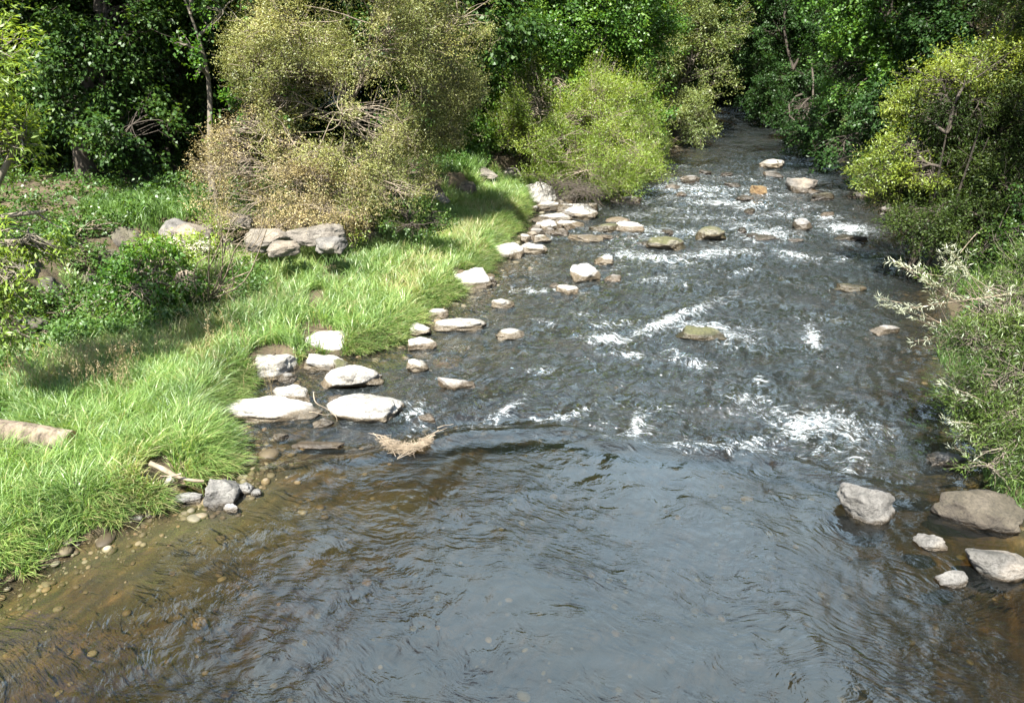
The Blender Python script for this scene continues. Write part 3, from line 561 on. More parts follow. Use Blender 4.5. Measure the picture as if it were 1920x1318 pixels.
ROCKS = [
 # u, v, w, h, material, label, kwargs
 (503, 770, 188, 44, 'rock_white', 'long flat sun-bleached rock lying at the water edge below the grass tip', dict(flat=.35, rot=.12)),
 (548, 741, 78, 30, 'rock_white', 'blocky pale rock with a brown side on top of the long flat rock', dict(ang=.9)),
 (685, 764, 124, 60, 'rock_white', 'big smooth rounded white boulder, the biggest standing in the shallows', dict(ang=.15, seed=101)),
 (657, 709, 112, 50, 'rock_white', 'white boulder with a pointed right end behind the big rounded one', dict(rot=.3, ang=.8)),
 (516, 690, 94, 60, 'rock_white', 'tall white boulder touching the grass with cracks at its foot', dict(ang=.6)),
 (608, 648, 86, 46, 'rock_white', 'white boulder wedged between two grass tongues', dict(ang=.5)),
 (604, 682, 78, 34, 'rock_white', 'low white rock in front of the boulder between the grass tongues', dict(ang=.4)),
 (597, 588, 32, 28, 'rock_white', 'small pale rock at the very back of the gap in the grass', {}),
 (603, 613, 26, 18, 'rock_grey', 'small grey stone in the gap in the grass under the pale one', {}),
 (540, 708, 36, 20, 'rock_grey', 'grey stone leaning on the foot of the tall white boulder', {}),
 (608, 793, 38, 18, 'rock_grey', 'small grey stone between the long flat rock and the big rounded boulder', {}),
 (628, 748, 22, 14, 'rock_grey', 'little brownish stone in the water gap behind the big rounded boulder', {}),
 (640, 690, 30, 24, 'rock_moss', 'dark mossy stone in the shallow gap beside the pointed white boulder', {}),
 (601, 834, 84, 15, 'rock_mid', 'flat stone barely out of the brown shallows below the long flat rock', dict(ang=.2, cuts=5, flat=.35)),
 (560, 836, 26, 8, 'rock_mid', 'small stone at the left end of the barely emerged flat stone', {}),
 (526, 819, 28, 14, 'rock_grey', 'lone small stone close to the grass edge below the long flat rock', {}),
 (853, 611, 100, 27, 'rock_white', 'long low white rock with a raised right end lying off the grass bank', dict(flat=.4, rot=-.05)),
 (823, 590, 36, 19, 'rock_white', 'pale stone just behind the long low white rock', {}),
 (787, 620, 44, 26, 'rock_white', 'pale cracked stone at the grass edge left of the long low white rock', {}),
 (789, 645, 54, 26, 'rock_white', 'white stone with a submerged brown apron', {}),
 (833, 662, 62, 28, 'rock_brown', 'orange brown stone under the water beside the white stone', dict(sink=.95)),
 (782, 686, 42, 22, 'rock_white', 'egg shaped white stone alone in the brown water', dict(ang=.1)),
 (851, 721, 68, 27, 'rock_grey', 'grey wedge shaped rock with a sharp top edge in mid shallows', dict(ang=1, seed=77)),
 (800, 783, 34, 17, 'rock_grey', 'small wet stone under the foam right of the big rounded boulder', {}),
 (955, 628, 52, 20, 'rock_white', 'flat whitish stone standing off to the right of the long low rock', dict(flat=.35)),
 (945, 571, 42, 21, 'rock_white', 'slanting white stone in front of a mossy strip of water', dict(rot=.5)),
 (883, 529, 64, 30, 'rock_white', 'pale boulder half hidden in the grass edge', {}),
 (921, 528, 18, 12, 'rock_grey', 'tiny round stone beside the boulder half hidden in the grass', {}),
 (953, 476, 44, 25, 'rock_white', 'rounded white boulder where the grass bank meets the water', dict(ang=.2)),
 (996, 470, 46, 15, 'rock_white', 'low white stone right beside the rounded one off the grass', {}),
 (1015, 451, 26, 11, 'rock_white', 'small pale stone behind the pair of white stones off the grass', {}),
 (1097, 516, 44, 29, 'rock_white', 'pointed pale rock with its peak to the right standing in the stream', dict(ang=1, seed=55)),
 (1063, 546, 40, 20, 'rock_white', 'knobbly pale stone left of and below the pointed rock', {}),
 (1039, 538, 18, 12, 'rock_grey', 'small grey chip touching the knobbly stone', {}),
 (1135, 491, 28, 15, 'rock_white', 'small angular white stone behind the pointed rock', dict(ang=1)),
 (1150, 524, 26, 13, 'rock_grey', 'small low grey stone right of the pointed rock', {}),
 (1247, 461, 54, 20, 'rock_moss', 'mossy yellow green rock rising from the white water', {}),
 (1330, 442, 42, 20, 'rock_moss', 'pale topped rock with mossy side in the middle of the rapids', dict(seed=31)),
 (1314, 628, 90, 25, 'rock_moss', 'flat dark mossy rock with foam piled behind it in midstream', dict(flat=.4, rot=-.12)),
 (1685, 0, 0, 0, None, None, None),
 (1100, 448, 50, 12, 'rock_white', 'thin flat white stone in open water below the stone cluster', dict(flat=.3)),
 (1134, 447, 22, 8, 'rock_grey', 'small dark stone at the right tip of the thin flat one', {}),
 (1182, 430, 42, 17, 'rock_white', 'pale humped stone with a mossy tail in the stream', {}),
 (1140, 430, 50, 13, 'rock_moss', 'mossy green stone forming the tail of the pale humped stone', {}),
 (1158, 416, 34, 9, 'rock_white', 'narrow white stone behind the pale humped stone', {}),
 (1012, 377, 44, 34, 'rock_white', 'largest tan boulder at the tip of the grass bank', dict(ang=.3)),
 (1045, 374, 46, 20, 'rock_bank', 'brownish pink rock under the dry roots of the lime shrub', {}),
 (1031, 391, 40, 13, 'rock_white', 'pale stone below the largest tan boulder of the cluster', {}),
 (1036, 413, 58, 14, 'rock_white', 'wide low white stone in the middle of the cluster', {}),
 (1025, 428, 34, 18, 'rock_white', 'front white stone of the cluster by the grass tip', {}),
 (1091, 403, 48, 21, 'rock_white', 'bright rounded stone at the right end of the cluster', dict(ang=.2)),
 (1074, 392, 54, 12, 'rock_white', 'long pale stone behind the bright rounded one of the cluster', {}),
 (1069, 425, 42, 12, 'rock_white', 'flat stone in front of the bright rounded one of the cluster', {}),
 (1055, 383, 28, 9, 'rock_grey', 'grey stone at the back of the cluster', {}),
 (1001, 395, 20, 12, 'rock_grey', 'grey stone tucked against the grass left of the cluster', {}),
 (1178, 379, 44, 11, 'rock_grey', 'grey stone with foam around it behind the stone cluster', {}),
 (1125, 368, 34, 8, 'rock_dark', 'dark stone at the waterline below the lime shrub', {}),
 (1228, 302, 26, 7, 'rock_white', 'white stone at the end of the lime herbs by the thin foam line', {}),
 (1445, 312, 34, 11, 'rock_white', 'bright white rock alone in the calm reach beyond the rapids', {}),
 (1423, 361, 24, 15, 'rock_brown', 'rusty orange rock in the far rapids', {}),
 (1500, 354, 36, 22, 'rock_mid', 'upright grey rock on the right side of the far rapids', {}),
 (1296, 338, 28, 8, 'rock_grey', 'small grey stone at the top of the far rapids', {}),
 (1262, 353, 24, 7, 'rock_grey', 'small stone left in the far rapids, wrapped in foam', {}),
 (1372, 349, 24, 6, 'rock_dark', 'flat wet stone just left of the rusty orange rock', {}),
 (1530, 302, 34, 6, 'rock_grey', 'thin stone in the dark water under the right bank trees', {}),
 (1545, 372, 40, 9, 'rock_dark', 'dark low rock right of the upright grey rock', {}),
 (1612, 369, 36, 11, 'rock_dark', 'shaded rock at the foot of the yellow green willow', {}),
 (1690, 397, 62, 17, 'rock_mid', 'wide shaded rock lying under the willow on the right bank', {}),
 (1795, 466, 72, 22, 'rock_mid', 'rounded shaded boulder behind the silvery willow sprigs', {}),
 (1596, 448, 44, 9, 'rock_dark', 'low black rock in the shaded right side of the rapids', {}),
 (1505, 426, 26, 16, 'rock_grey', 'pale stone sticking out of foam in the right rapids', {}),
 (1440, 449, 36, 9, 'rock_dark', 'dark wet stone below the foam of the middle rapids', {}),
 (1592, 541, 52, 13, 'rock_moss', 'yellowish mossy stone on the right side of the stream', {}),
 (1660, 621, 52, 17, 'rock_grey', 'pale stone under the lowest silvery twigs of the right willow', {}),
 (1450, 656, 110, 30, 'rock_bank', 'wide pinkish rock just under the surface in midstream', dict(sink=.95)),
 (1625, 944, 98, 68, 'rock_mid', 'large grey pointed boulder at the right side of the calm pool', dict(ang=.7, rot=-.35, seed=12)),
 (1826, 955, 150, 72, 'rock_shade', 'biggest brown boulder below the right willow, darkened by shade painted into its colour', dict(rot=-.2)),
 (1866, 1057, 116, 58, 'rock_mid', 'humped grey boulder lowest on the right side', dict(ang=.3, rot=-.25)),
 (1742, 1018, 56, 26, 'rock_mid', 'small oblong pale stone between the two right pool boulders', dict(rot=-.3)),
 (1781, 1086, 56, 28, 'rock_mid', 'small wet stone with a white glint in front of the humped grey boulder', {}),
 (1775, 862, 72, 30, 'rock_mid', 'half hidden grey rock at the foot of the right willow', {}),
 (1868, 792, 52, 28, 'rock_mid', 'grey rock showing through the leaves of the right willow', dict(z='g')),
 (413, 921, 66, 56, 'rock_mid', 'angular blue grey boulder beside the fallen stick', dict(ang=1, seed=19)),
 (461, 916, 28, 22, 'rock_grey', 'small round stone touching the angular blue grey boulder', {}),
 (481, 922, 20, 15, 'rock_grey', 'tiny end stone of the row beside the blue grey boulder', {}),
 (434, 952, 26, 15, 'rock_grey', 'small purplish stone in front of the angular blue grey boulder', {}),
 (308, 907, 48, 40, 'rock_white', 'pale boulder sunk in the grass under the fallen stick', {}),
 (352, 932, 62, 20, 'rock_grey', 'flat stone at the water edge left of the blue grey boulder', dict(flat=.4)),
 (252, 972, 32, 13, 'rock_grey', 'small grey stone at the grass edge near the lower left', {}),
 (278, 966, 18, 9, 'rock_grey', 'tiny dark stone next to the small one at the grass edge', {}),
 (592, 433, 82, 28, 'rock_bank', 'broad cracked slab on the upper bank under the dry thicket', dict(z='g', ang=.9)),
 (508, 438, 62, 28, 'rock_bank', 'pinkish slab left of the broad cracked slab', dict(z='g', ang=.8)),
 (365, 434, 56, 30, 'rock_bank', 'grey brown boulder behind the white blossoms', dict(z='g')),
 (562, 466, 54, 22, 'rock_mid', 'small pale block below the broad cracked slab', dict(z='g')),
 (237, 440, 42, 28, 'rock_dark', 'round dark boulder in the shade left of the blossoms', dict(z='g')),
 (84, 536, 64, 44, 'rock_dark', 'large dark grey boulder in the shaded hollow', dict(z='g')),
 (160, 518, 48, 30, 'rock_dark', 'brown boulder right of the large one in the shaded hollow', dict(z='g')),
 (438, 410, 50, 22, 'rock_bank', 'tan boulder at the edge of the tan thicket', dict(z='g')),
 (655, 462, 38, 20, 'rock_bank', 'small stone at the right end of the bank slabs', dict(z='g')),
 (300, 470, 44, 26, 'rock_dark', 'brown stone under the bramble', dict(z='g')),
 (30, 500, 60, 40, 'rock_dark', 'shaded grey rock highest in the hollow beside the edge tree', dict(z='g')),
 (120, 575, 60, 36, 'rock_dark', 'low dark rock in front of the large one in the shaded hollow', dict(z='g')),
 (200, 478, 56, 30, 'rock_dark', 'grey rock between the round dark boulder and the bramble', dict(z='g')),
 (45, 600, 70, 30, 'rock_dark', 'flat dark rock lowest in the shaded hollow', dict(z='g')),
 (330, 425, 50, 26, 'rock_mid', 'pale grey block at the left end of the slab row', dict(z='g')),
 (415, 455, 60, 30, 'rock_bank', 'grey block behind the bleached dead shrub', dict(z='g')),
 (455, 470, 50, 24, 'rock_mid', 'small grey slab right of the bleached dead shrub', dict(z='g')),
 (530, 458, 44, 20, 'rock_bank', 'narrow slab wedged under the pinkish one', dict(z='g')),
 (620, 452, 44, 22, 'rock_mid', 'grey wedge below the right end of the broad cracked slab', dict(z='g')),
 (690, 445, 40, 20, 'rock_bank', 'half buried brown slab between the slabs and the dark green bush', dict(z='g')),
 (820, 372, 34, 16, 'rock_bank', 'low brown slab on the terrace right of the dark green bush', dict(z='g')),
 (950, 322, 48, 20, 'rock_bank', 'pale slab above the grass tip left of the lime shrub', dict(z='g')),
 (905, 322, 40, 16, 'rock_bank', 'sandy slab on the terrace edge behind the grass', dict(z='g')),
 (868, 350, 40, 18, 'rock_dark', 'brown stone on the terrace edge beside the small dark bush', dict(z='g')),
 (1000, 352, 36, 16, 'rock_white', 'pale stone above the largest tan boulder', dict(z='g')),
]
for u, v, w, h, mt, lab, kw in ROCKS:
    if mt is None: continue
    nm = 'boulder' if w * h > 1500 else 'stone'
    rock(u, v, w, h, mt, lab, name=nm, cat='rock' if nm == 'boulder' else 'stone', **kw)

rgs = np.random.default_rng(44)
for q in range(26):
    t = rgs.uniform(); u = 985 + 135 * t + rgs.normal() * 10; v = 446 - 76 * t + rgs.normal() * 9 + 8
    rock(u, v, rgs.uniform(14, 26), rgs.uniform(7, 12), rgs.choice(['rock_white', 'rock_white', 'rock_grey', 'rock_bank']), 'small pale stone packed among the larger ones of the cluster off the grass tip', 'stone', 'stone', group='small stones of the cluster')
for q in range(16):
    u = rgs.uniform(1130, 1560); v = rgs.uniform(325, 470)
    rock(u, v, rgs.uniform(14, 30), rgs.uniform(5, 9), rgs.choice(['rock_dark', 'rock_mid']), 'small dark wet stone half drowned in the white water of the far rapids', 'stone', 'stone', group='half drowned stones in the far rapids')
for lu, lv in [(-30, 812), (10, 818), (50, 824), (90, 830), (125, 836), (60, 845), (100, 850), (20, 840)]:
    lq = at(lu, lv, .5); FOOT.append((lq[0], lq[1], .26, .12))
# small cobbles on the bed and along the edges: uncountable
rng = np.random.default_rng(5)
bm = bmesh.new(); bmesh.ops.create_icosphere(bm, subdivisions=2, radius=1.0)
SV = np.array([v.co[:] for v in bm.verts]); SF = np.array([[q.index for q in f.verts] for f in bm.faces]); bm.free()
n = 7000
cy = 4.5 + 40 * rng.uniform(0, 1, n) ** 1.6; l = np.interp(cy, LY, LX); r = np.interp(cy, RY, RX)
edge = rng.uniform(size=n) < 0.8
cx = np.where(edge, l + rng.normal(size=n) * 0.35 + 0.1, l + (r - l) * rng.uniform(0, 1, n))
cz = gz(cx, cy)
s = rng.uniform(0.015, 0.075, n) * (1 + (rng.uniform(size=n) < 0.06) * 1.3); s = np.where(edge, s * (0.25 + 1.0 * rng.uniform(0, 1, n) ** 3), s)
s = s * np.where(cy > 9, 1.0, 0.8)
vs = []
q = SV[None] * s[:, None, None] * np.stack([rng.uniform(.8, 1.4, n), rng.uniform(.7, 1.2, n), rng.uniform(.4, .7, n)], 1)[:, None, :]
a = rng.uniform(0, 6.28, n); ca, sa = np.cos(a)[:, None], np.sin(a)[:, None]
q = np.stack([q[..., 0] * ca - q[..., 1] * sa, q[..., 0] * sa + q[..., 1] * ca, q[..., 2]], -1)
q = q * (1 + 0.3 * (vnoise((q * 9 + a[:, None, None] * 7).reshape(-1, 3), 3).reshape(n, -1, 1) - .5))
q = q + np.stack([cx, cy, cz + s * 0.12], 1)[:, None, :]
Qc = (SF[None] + (np.arange(n) * len(SV))[:, None, None]).reshape(-1, 3)
def cobble_mat():
    m, nt, out = newmat('cobbles')
    g = nt.nodes.new('ShaderNodeNewGeometry')
    a = N(nt, 'ShaderNodeAttribute', attribute_name='rnd').outputs['Fac']
    nz = noise_node(nt, g.outputs['Position'], 14, 5, .65)
    col = ramp(nt, a, [(0, (0.035, 0.025, 0.012)), (0.3, (0.07, 0.052, 0.027)), (0.6, (0.1, 0.09, 0.06)), (0.8, (0.14, 0.125, 0.09)), (0.93, (0.12, 0.08, 0.04)), (1, (0.22, 0.2, 0.16))])
    col = mixc(nt, .6, col, ramp(nt, nz, [(.3, (.5, .5, .45)), (.7, (1.3, 1.3, 1.2))]), 'MULTIPLY')
    b = N(nt, 'ShaderNodeBsdfPrincipled', i_Roughness=0.75); nt.links.new(col, b.inputs['Base Color']); nt.links.new(b.outputs[0], out.inputs[0]); return m
tag(link('cobbles', mesh_from('cobbles', q.reshape(-1, 3), Qc, cobble_mat(), attrs={'rnd': np.repeat(rng.uniform(0, 1, n), len(SF))})), 'small brown cobbles strewn over the river bed and edges', 'cobbles', kind='stuff')

# ------------------------------------------------------------------ grass
def blades(x, y, z, hgt, wid, lean, rnd, rng, K=4, curl=1.0):
    n = len(x); th = rng.uniform(0, 2 * math.pi, n)
    t = np.linspace(0, 1, K)
    b = np.stack([x, y, z], 1)
    ld = lean
    s = t[None, :, None]
    L = hgt[:, None, None]
    lm = np.linalg.norm(ld, axis=1)[:, None, None]
    horiz = np.concatenate([ld, np.zeros((n, 1))], 1)[:, None, :] * (s ** 1.8) * L
    vert = np.concatenate([np.zeros((n, K, 2)), (s * (1 - 0.42 * np.minimum(lm * curl, 1.5) * s ** 1.3)) * L], -1)
    c = b[:, None, :] + horiz + vert
    side = np.stack([np.cos(th), np.sin(th), np.zeros(n)], 1)[:, None, :]
    ww = (wid[:, None] * np.array([0.8, 1.0, 0.7, 0.06][:K])[None, :])[..., None] * 0.5
    V = np.stack([c - side * ww, c + side * ww], 2).reshape(n, K * 2, 3)
    k = np.arange(K - 1)
    f = np.stack([2 * k, 2 * k + 1, 2 * k + 3, 2 * k + 2], 1)
    Q = (f[None] + (np.arange(n) * K * 2)[:, None, None]).reshape(-1, 4)
    return V.reshape(-1, 3), Q, np.repeat(rnd, K - 1)
def grass_field(nb, y0, y1, pw, seed, hscale, wbase, dmin=-0.05, dmaxf=None):
    rng = np.random.default_rng(seed)
    y = y0 + (y1 - y0) * rng.uniform(0, 1, nb) ** pw
    l = xL(y); t = xT(y); wdt = l - t + 0.3
    if dmaxf: wdt = np.minimum(wdt, dmaxf(y))
    x = l + 0.12 - rng.uniform(0, 1, nb) * wdt
    # clump positions
    ck = n2(x, y, 2.2, seed + 2, 2); cl = n2(x, y, 0.7, seed + 3, 2); ta = n2(x, y, 0.5, 61, 3); fine = n2(x, y, 6, seed + 8, 2)
    dens = 0.25 + 1.5 * ck
    dl = l - x
    keep = rng.uniform(size=nb) < np.clip(dens, 0, 1)
    for fx, fy, fw, fd in FOOT:
        dd_ = ((x - fx) / (fw + .0)) ** 2 + ((y - fy + .10) / (fd + .12)) ** 2
        keep &= dd_ > 0.8
    keep &= gz(x, y) > wz(x, y) + .04
    shade = ss(3.0, 4.4, dl) * (1 - ss(13, 16, y))
    keep &= rng.uniform(size=nb) > shade * 0.75
    x, y, ck, cl, ta, dl, fine = [q[keep] for q in (x, y, ck, cl, ta, dl, fine)]
    n = len(x); z = gz(x, y) - 0.02
    h = hscale * (0.25 + 0.6 * cl + 0.75 * rng.uniform(0, 1, n) ** 1.6) * (0.7 + 0.5 * ss(0, 0.5, dl)) * (0.75 + 0.5 * fine)
    ang = 2 * math.pi * (n2(x, y, 2.4, seed + 5, 2) * 2.2) + rng.normal(size=n) * 1.3
    mag = 0.3 + 0.75 * rng.uniform(0, 1, n) ** 1.2
    lean = np.stack([np.cos(ang) * mag, np.sin(ang) * mag], 1)
    over = ss(0.6, 0.0, dl)                       # edge blades hang out over the water
    lean[:, 0] += 0.4 * over; lean[:, 1] -= 0.25 * over
    r = np.clip(0.3 + 0.45 * (ta - 0.2) + 0.12 * ss(15, 22, y) + 0.25 * (fine - .5) + rng.normal(size=n) * 0.22, 0, 1)
    dry = rng.uniform(size=n) < (0.05 + 0.5 * ss(0.53, 0.66, n2(x, y, 0.8, 99, 3)) + 0.12 * ss(0.3, 0.0, dl))
    r = np.where(dry, rng.uniform(0.88, 1, n), r * 0.9)
    w = wbase * rng.uniform(0.6, 1.3, n) * (1 + y / 14)
    return blades(x, y, z, h, w, lean, r, rng)
g1 = grass_field(150000, 6.0, 13.0, 1.0, 200, 0.36, 0.008, dmaxf=lambda y: 0 * y + 5.0)
g2 = grass_field(170000, 12.0, 30.0, 1.1, 300, 0.36, 0.007)
def jn(gs):
    V, Q = join([(a, b) for a, b, c in gs]); return V, Q, np.concatenate([c for a, b, c in gs])
def edge_blades(nb, y0, y1, seed):
    rng = np.random.default_rng(seed); y = y0 + (y1 - y0) * rng.uniform(0, 1, nb); sl_ = np.sqrt(1 + slopeL(y) ** 2); dl = rng.uniform(-.02, .45, nb) * sl_; x = xL(y) - dl
    k = n2(x, y, 2.6, seed, 2) > .36
    for fx, fy, fw, fd in FOOT: k &= ((x - fx) / fw) ** 2 + ((y - fy + .1) / (fd + .12)) ** 2 > .9
    z = gz(x, y); k &= z > wz(x, y) - .01; x, y, z, dl = x[k], y[k], z[k], dl[k]; n = len(x)
    lean = np.stack([.55 + rng.normal(size=n) * .45, -.35 + rng.normal(size=n) * .45], 1)
    return blades(x, y, z - .02, .27 * rng.uniform(.4, 1.3, n), .0075 * (1 + y / 16) * rng.uniform(.6, 1.3, n), lean, np.where(rng.uniform(size=n) < .22, rng.uniform(.9, 1, n), rng.uniform(.1, .85, n)), rng)
V, Q, r = jn([g1, g2, edge_blades(40000, 5.5, 14, 501), edge_blades(22000, 14, 30, 502)])
tag(link('grass', mesh_from('grass', V, Q, M['grass'], attrs={'rnd': r})), 'bright long grass covering the low left bank', 'grass', kind='stuff')
# right bank and terrace grass
def patch(nb, u, v, ru, rv, z, h, w, seed, rlo, rhi, lean=0.5):
    rng = np.random.default_rng(seed); a = rng.uniform(0, 6.283, nb); rr = np.sqrt(rng.uniform(0, 1, nb))
    p = at(u, v, z); dep = p[1] * CT - (z - CAMH) * ST; d = math.atan2(CAMH - z, math.hypot(p[0], p[1]))
    x = p[0] + np.cos(a) * rr * ru * dep / F; y = p[1] + np.sin(a) * rr * rv * dep / F / math.sin(d)
    zz = gz(x, y); k = zz > wz(x, y) - 0.02; x, y, zz = x[k], y[k], zz[k]; n = len(x)
    ang = rng.uniform(0, 6.283, n); m = lean * rng.uniform(.3, 1.4, n)
    return blades(x, y, zz - .02, h * rng.uniform(.5, 1.2, n), w * rng.uniform(.6, 1.3, n), np.stack([np.cos(ang) * m, np.sin(ang) * m], 1), rng.uniform(rlo, rhi, n), rng)
V, Q, r = jn([patch(6000, 1885, 510, 60, 30, 0.8, 0.5, .012, 1, 0, .35), patch(3000, 1905, 640, 80, 60, 0.8, 0.35, .012, 2, 0, .15), patch(9000, 1200, 272, 46, 26, .35, .7, .022, 3, .5, .85),
              patch(9000, 1165, 312, 60, 30, .3, .7, .02, 4, .45, .85), patch(6000, 850, 300, 60, 18, 1.3, .5, .02, 6, .1, .5), patch(6000, 280, 395, 110, 22, 1.3, .45, .018, 8, 0.05, .35), patch(7000, 470, 480, 150, 40, .6, .5, .012, 9, .2, .95), patch(2500, 1940, 850, 70, 90, .8, .3, .01, 10, 0, .2), patch(7000, 1225, 275, 40, 22, .3, .8, .022, 11, .4, .9), patch(7000, 1130, 335, 60, 14, .3, .6, .02, 12, .4, .9)])
tag(link('bank_grass', mesh_from('bank_grass', V, Q, M['grass'], attrs={'rnd': r})), 'patches of coarse grass on the terrace and the far banks', 'grass', kind='stuff')
# pale flowering grass heads above the left grass
rng = np.random.default_rng(71); n = 260
uu = np.concatenate([rng.uniform(20, 260, 170), rng.uniform(260, 520, 90)]); vv = np.concatenate([rng.uniform(690, 760, 170), rng.uniform(560, 700, 90)])
pp = np.array([at(a, b, .5) for a, b in zip(uu, vv)]); zz = gz(pp[:, 0], pp[:, 1])
top = np.stack([pp[:, 0] + rng.normal(size=n) * .1, pp[:, 1] + rng.normal(size=n) * .1, zz + rng.uniform(.45, .75, n)], 1); bot = np.stack([pp[:, 0], pp[:, 1], zz], 1)
st = curve(bot, top, 4, rng, .06); V1, Q1 = tubes(st, np.full((n, 4), .0022), 3)
Vs, Qs, rs, _, _ = sprays(top, nrm(top - bot), rng, 14, .16, .035, .008, spread=.35, up=.1)
V, Q = join([(V1, Q1), (Vs, Qs)])
tag(link('grass_heads', mesh_from('grass_heads', V, Q, M['straw'], attrs={'rnd': np.concatenate([np.full(len(Q1), .3), rs])})), 'pale flowering grass heads over the left bank', 'grass', kind='stuff')

# ------------------------------------------------------------------ undergrowth
def cover(nb, xs, ys, h, seed, nl=6, ll=.09, lw=.05, thr=.45, sc=1.1):
    rng = np.random.default_rng(seed); x, y = xs(rng), ys(rng)
    g = n2(x, y, sc, seed, 3); k = g > thr + .1 * rng.uniform(-1, 1, len(x)); x, y, g = x[k], y[k], g[k]
    kk = np.ones(len(x), bool)
    for fx, fy, fw, fd in FOOT: kk &= ((x - fx) / (fw + .02)) ** 2 + ((y - fy + .2) / (fd + .25)) ** 2 > 1
    x, y, g = x[kk], y[kk], g[kk]
    z = gz(x, y) + h * rng.uniform(.1, 1, len(x)) * (.4 + 2 * (g - thr))
    c = np.stack([x, y, z], 1)
    V, Q, r, _, _ = sprays(c, nrm(rng.normal(size=c.shape) * .6 + np.array([0, 0, .6])), rng, nl, ll * 2.2, ll, lw)
    return V, Q, r
nb = 15000; rg = np.random.default_rng(9)
yy = rg.uniform(9, 17.5, nb); xx = np.interp(yy, LY, LX) - rg.uniform(3.6, 10, nb)
c1 = cover(nb, lambda r: xx, lambda r: yy, .5, 401, thr=.36)
nb = 16000; y3 = rg.uniform(17, 46, nb); x3 = xT(y3) - .3 - rg.uniform(0, 1, nb) ** 1.4 * 16
c2 = cover(nb, lambda r: x3, lambda r: y3, .55, 402, nl=6, ll=.12, lw=.07, thr=.3)
nb = 12000; y4 = rg.uniform(7, 50, nb); x4 = xR(y4) + .3 + rg.uniform(0, 1, nb) * 6
c3 = cover(nb, lambda r: x4, lambda r: y4, .6, 403, nl=6, ll=.12, lw=.06, thr=.35)
V, Q, r = jn([c1, c2, c3])
tag(link('undergrowth', mesh_from('undergrowth', V, Q, M['herb'], attrs={'rnd': r * .8})), 'low leafy undergrowth on the shaded banks and woodland floor', 'undergrowth', kind='stuff')

# ------------------------------------------------------------------ shrubs and trees of the left bank
make_plant('edge_tree', P(-330, 640, 10.5) * np.array([1, 1, 0]) + np.array([0, 0, .3]),
    LB([(-30, 300, 10.6, 120, 95), (-10, 420, 10.8, 130, 70), (60, 455, 10.8, 62, 36), (-40, 560, 10.4, 85, 60), (45, 265, 10.7, 60, 44), (30, 520, 10.4, 66, 40), (0, 605, 10.2, 60, 34), (90, 400, 10.7, 46, 26), (-60, 120, 11, 105, 90), (-150, 20, 11.5, 100, 90)]),
    'bright narrow-leaved tree reaching in from the left edge over the hollow', 'tree', 'lime', 'bark_pale', 21, dens=60, nl=11, sl=.34, ll=.105, lw=.03, gap=.44, trunk_r=.12, gapsc=1.7, twigs=50, droop=.3, spread=.55)
# dark wood: tall maples with trunks on the terrace
dm = [
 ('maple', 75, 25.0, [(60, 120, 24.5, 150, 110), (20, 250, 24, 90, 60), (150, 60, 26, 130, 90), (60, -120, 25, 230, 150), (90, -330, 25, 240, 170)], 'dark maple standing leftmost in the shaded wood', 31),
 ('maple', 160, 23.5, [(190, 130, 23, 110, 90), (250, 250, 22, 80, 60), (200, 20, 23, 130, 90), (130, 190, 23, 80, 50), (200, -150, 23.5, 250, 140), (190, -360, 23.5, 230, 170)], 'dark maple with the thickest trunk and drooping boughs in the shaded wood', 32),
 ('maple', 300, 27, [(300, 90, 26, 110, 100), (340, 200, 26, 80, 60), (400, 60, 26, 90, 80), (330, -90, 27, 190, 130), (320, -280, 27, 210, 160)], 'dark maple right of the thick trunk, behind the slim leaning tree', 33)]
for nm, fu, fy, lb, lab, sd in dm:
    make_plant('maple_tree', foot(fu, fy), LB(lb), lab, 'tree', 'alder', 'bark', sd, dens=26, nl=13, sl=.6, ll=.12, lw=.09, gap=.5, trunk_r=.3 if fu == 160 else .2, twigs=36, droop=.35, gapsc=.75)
make_plant('slim_tree', foot(388, 21), LB([(345, -60, 21, 70, 60), (430, 20, 21, 60, 50), (350, 90, 21, 26, 20), (375, 130, 21, 22, 16), (330, -200, 21, 120, 90)]),
    'slim leaning tree with a pale bare trunk in front of the dark wood', 'tree', 'maple', 'bark_pale', 41, dens=16, nl=11, sl=.4, ll=.1, lw=.08, gap=.42, trunk_r=.11, twigs=16, trunk_top=P(338, -20, 21))
make_plant('maple_sapling', foot(455, 20.5), LB([(480, 195, 20.3, 58, 34), (430, 215, 20.5, 40, 28), (410, 272, 20.2, 26, 16), (520, 170, 20.6, 30, 30)]),
    'low bright green maple sapling left of the olive willow', 'tree', 'maple', 'bark', 42, dens=26, nl=9, sl=.35, ll=.11, lw=.09, gap=.44, trunk_r=.05, twigs=20, gapsc=1.3)
# the big olive willow with bare twigs
make_plant('olive_willow', foot(660, 21.2), LB([(560, 60, 19.5, 125, 80), (720, 70, 19.5, 150, 90), (835, 110, 21.5, 76, 85), (640, 225, 18.6, 100, 62), (800, 220, 21.1, 84, 62), (520, 190, 19.3, 50, 50), (770, 320, 20.5, 60, 42), (610, 300, 18.5, 70, 42), (700, 300, 18.6, 70, 60), (745, 365, 17.9, 60, 34), (480, 60, 20, 50, 60), (860, 50, 21.9, 50, 60), (680, 380, 18.2, 50, 40), (570, 150, 19.2, 90, 60), (500, 260, 19, 60, 50), (860, 170, 21.5, 60, 60), (480, 130, 19.6, 60, 60), (850, 260, 21.1, 50, 40), (700, -90, 20, 200, 120)], 1.2, .86),
    'big spreading olive-yellow willow with grey bare twigs showing, left of the green maple', 'tree', 'olive', 'twig', 51, dens=190, nl=13, sl=.4, ll=.062, lw=.019, gap=.455, trunk_r=.07, twigs=46, droop=.1, gapsc=.75, stems=4, shell=.35, twig_r=.007, up=.5, showtwig=.2, lumps=.6, updir=.5)
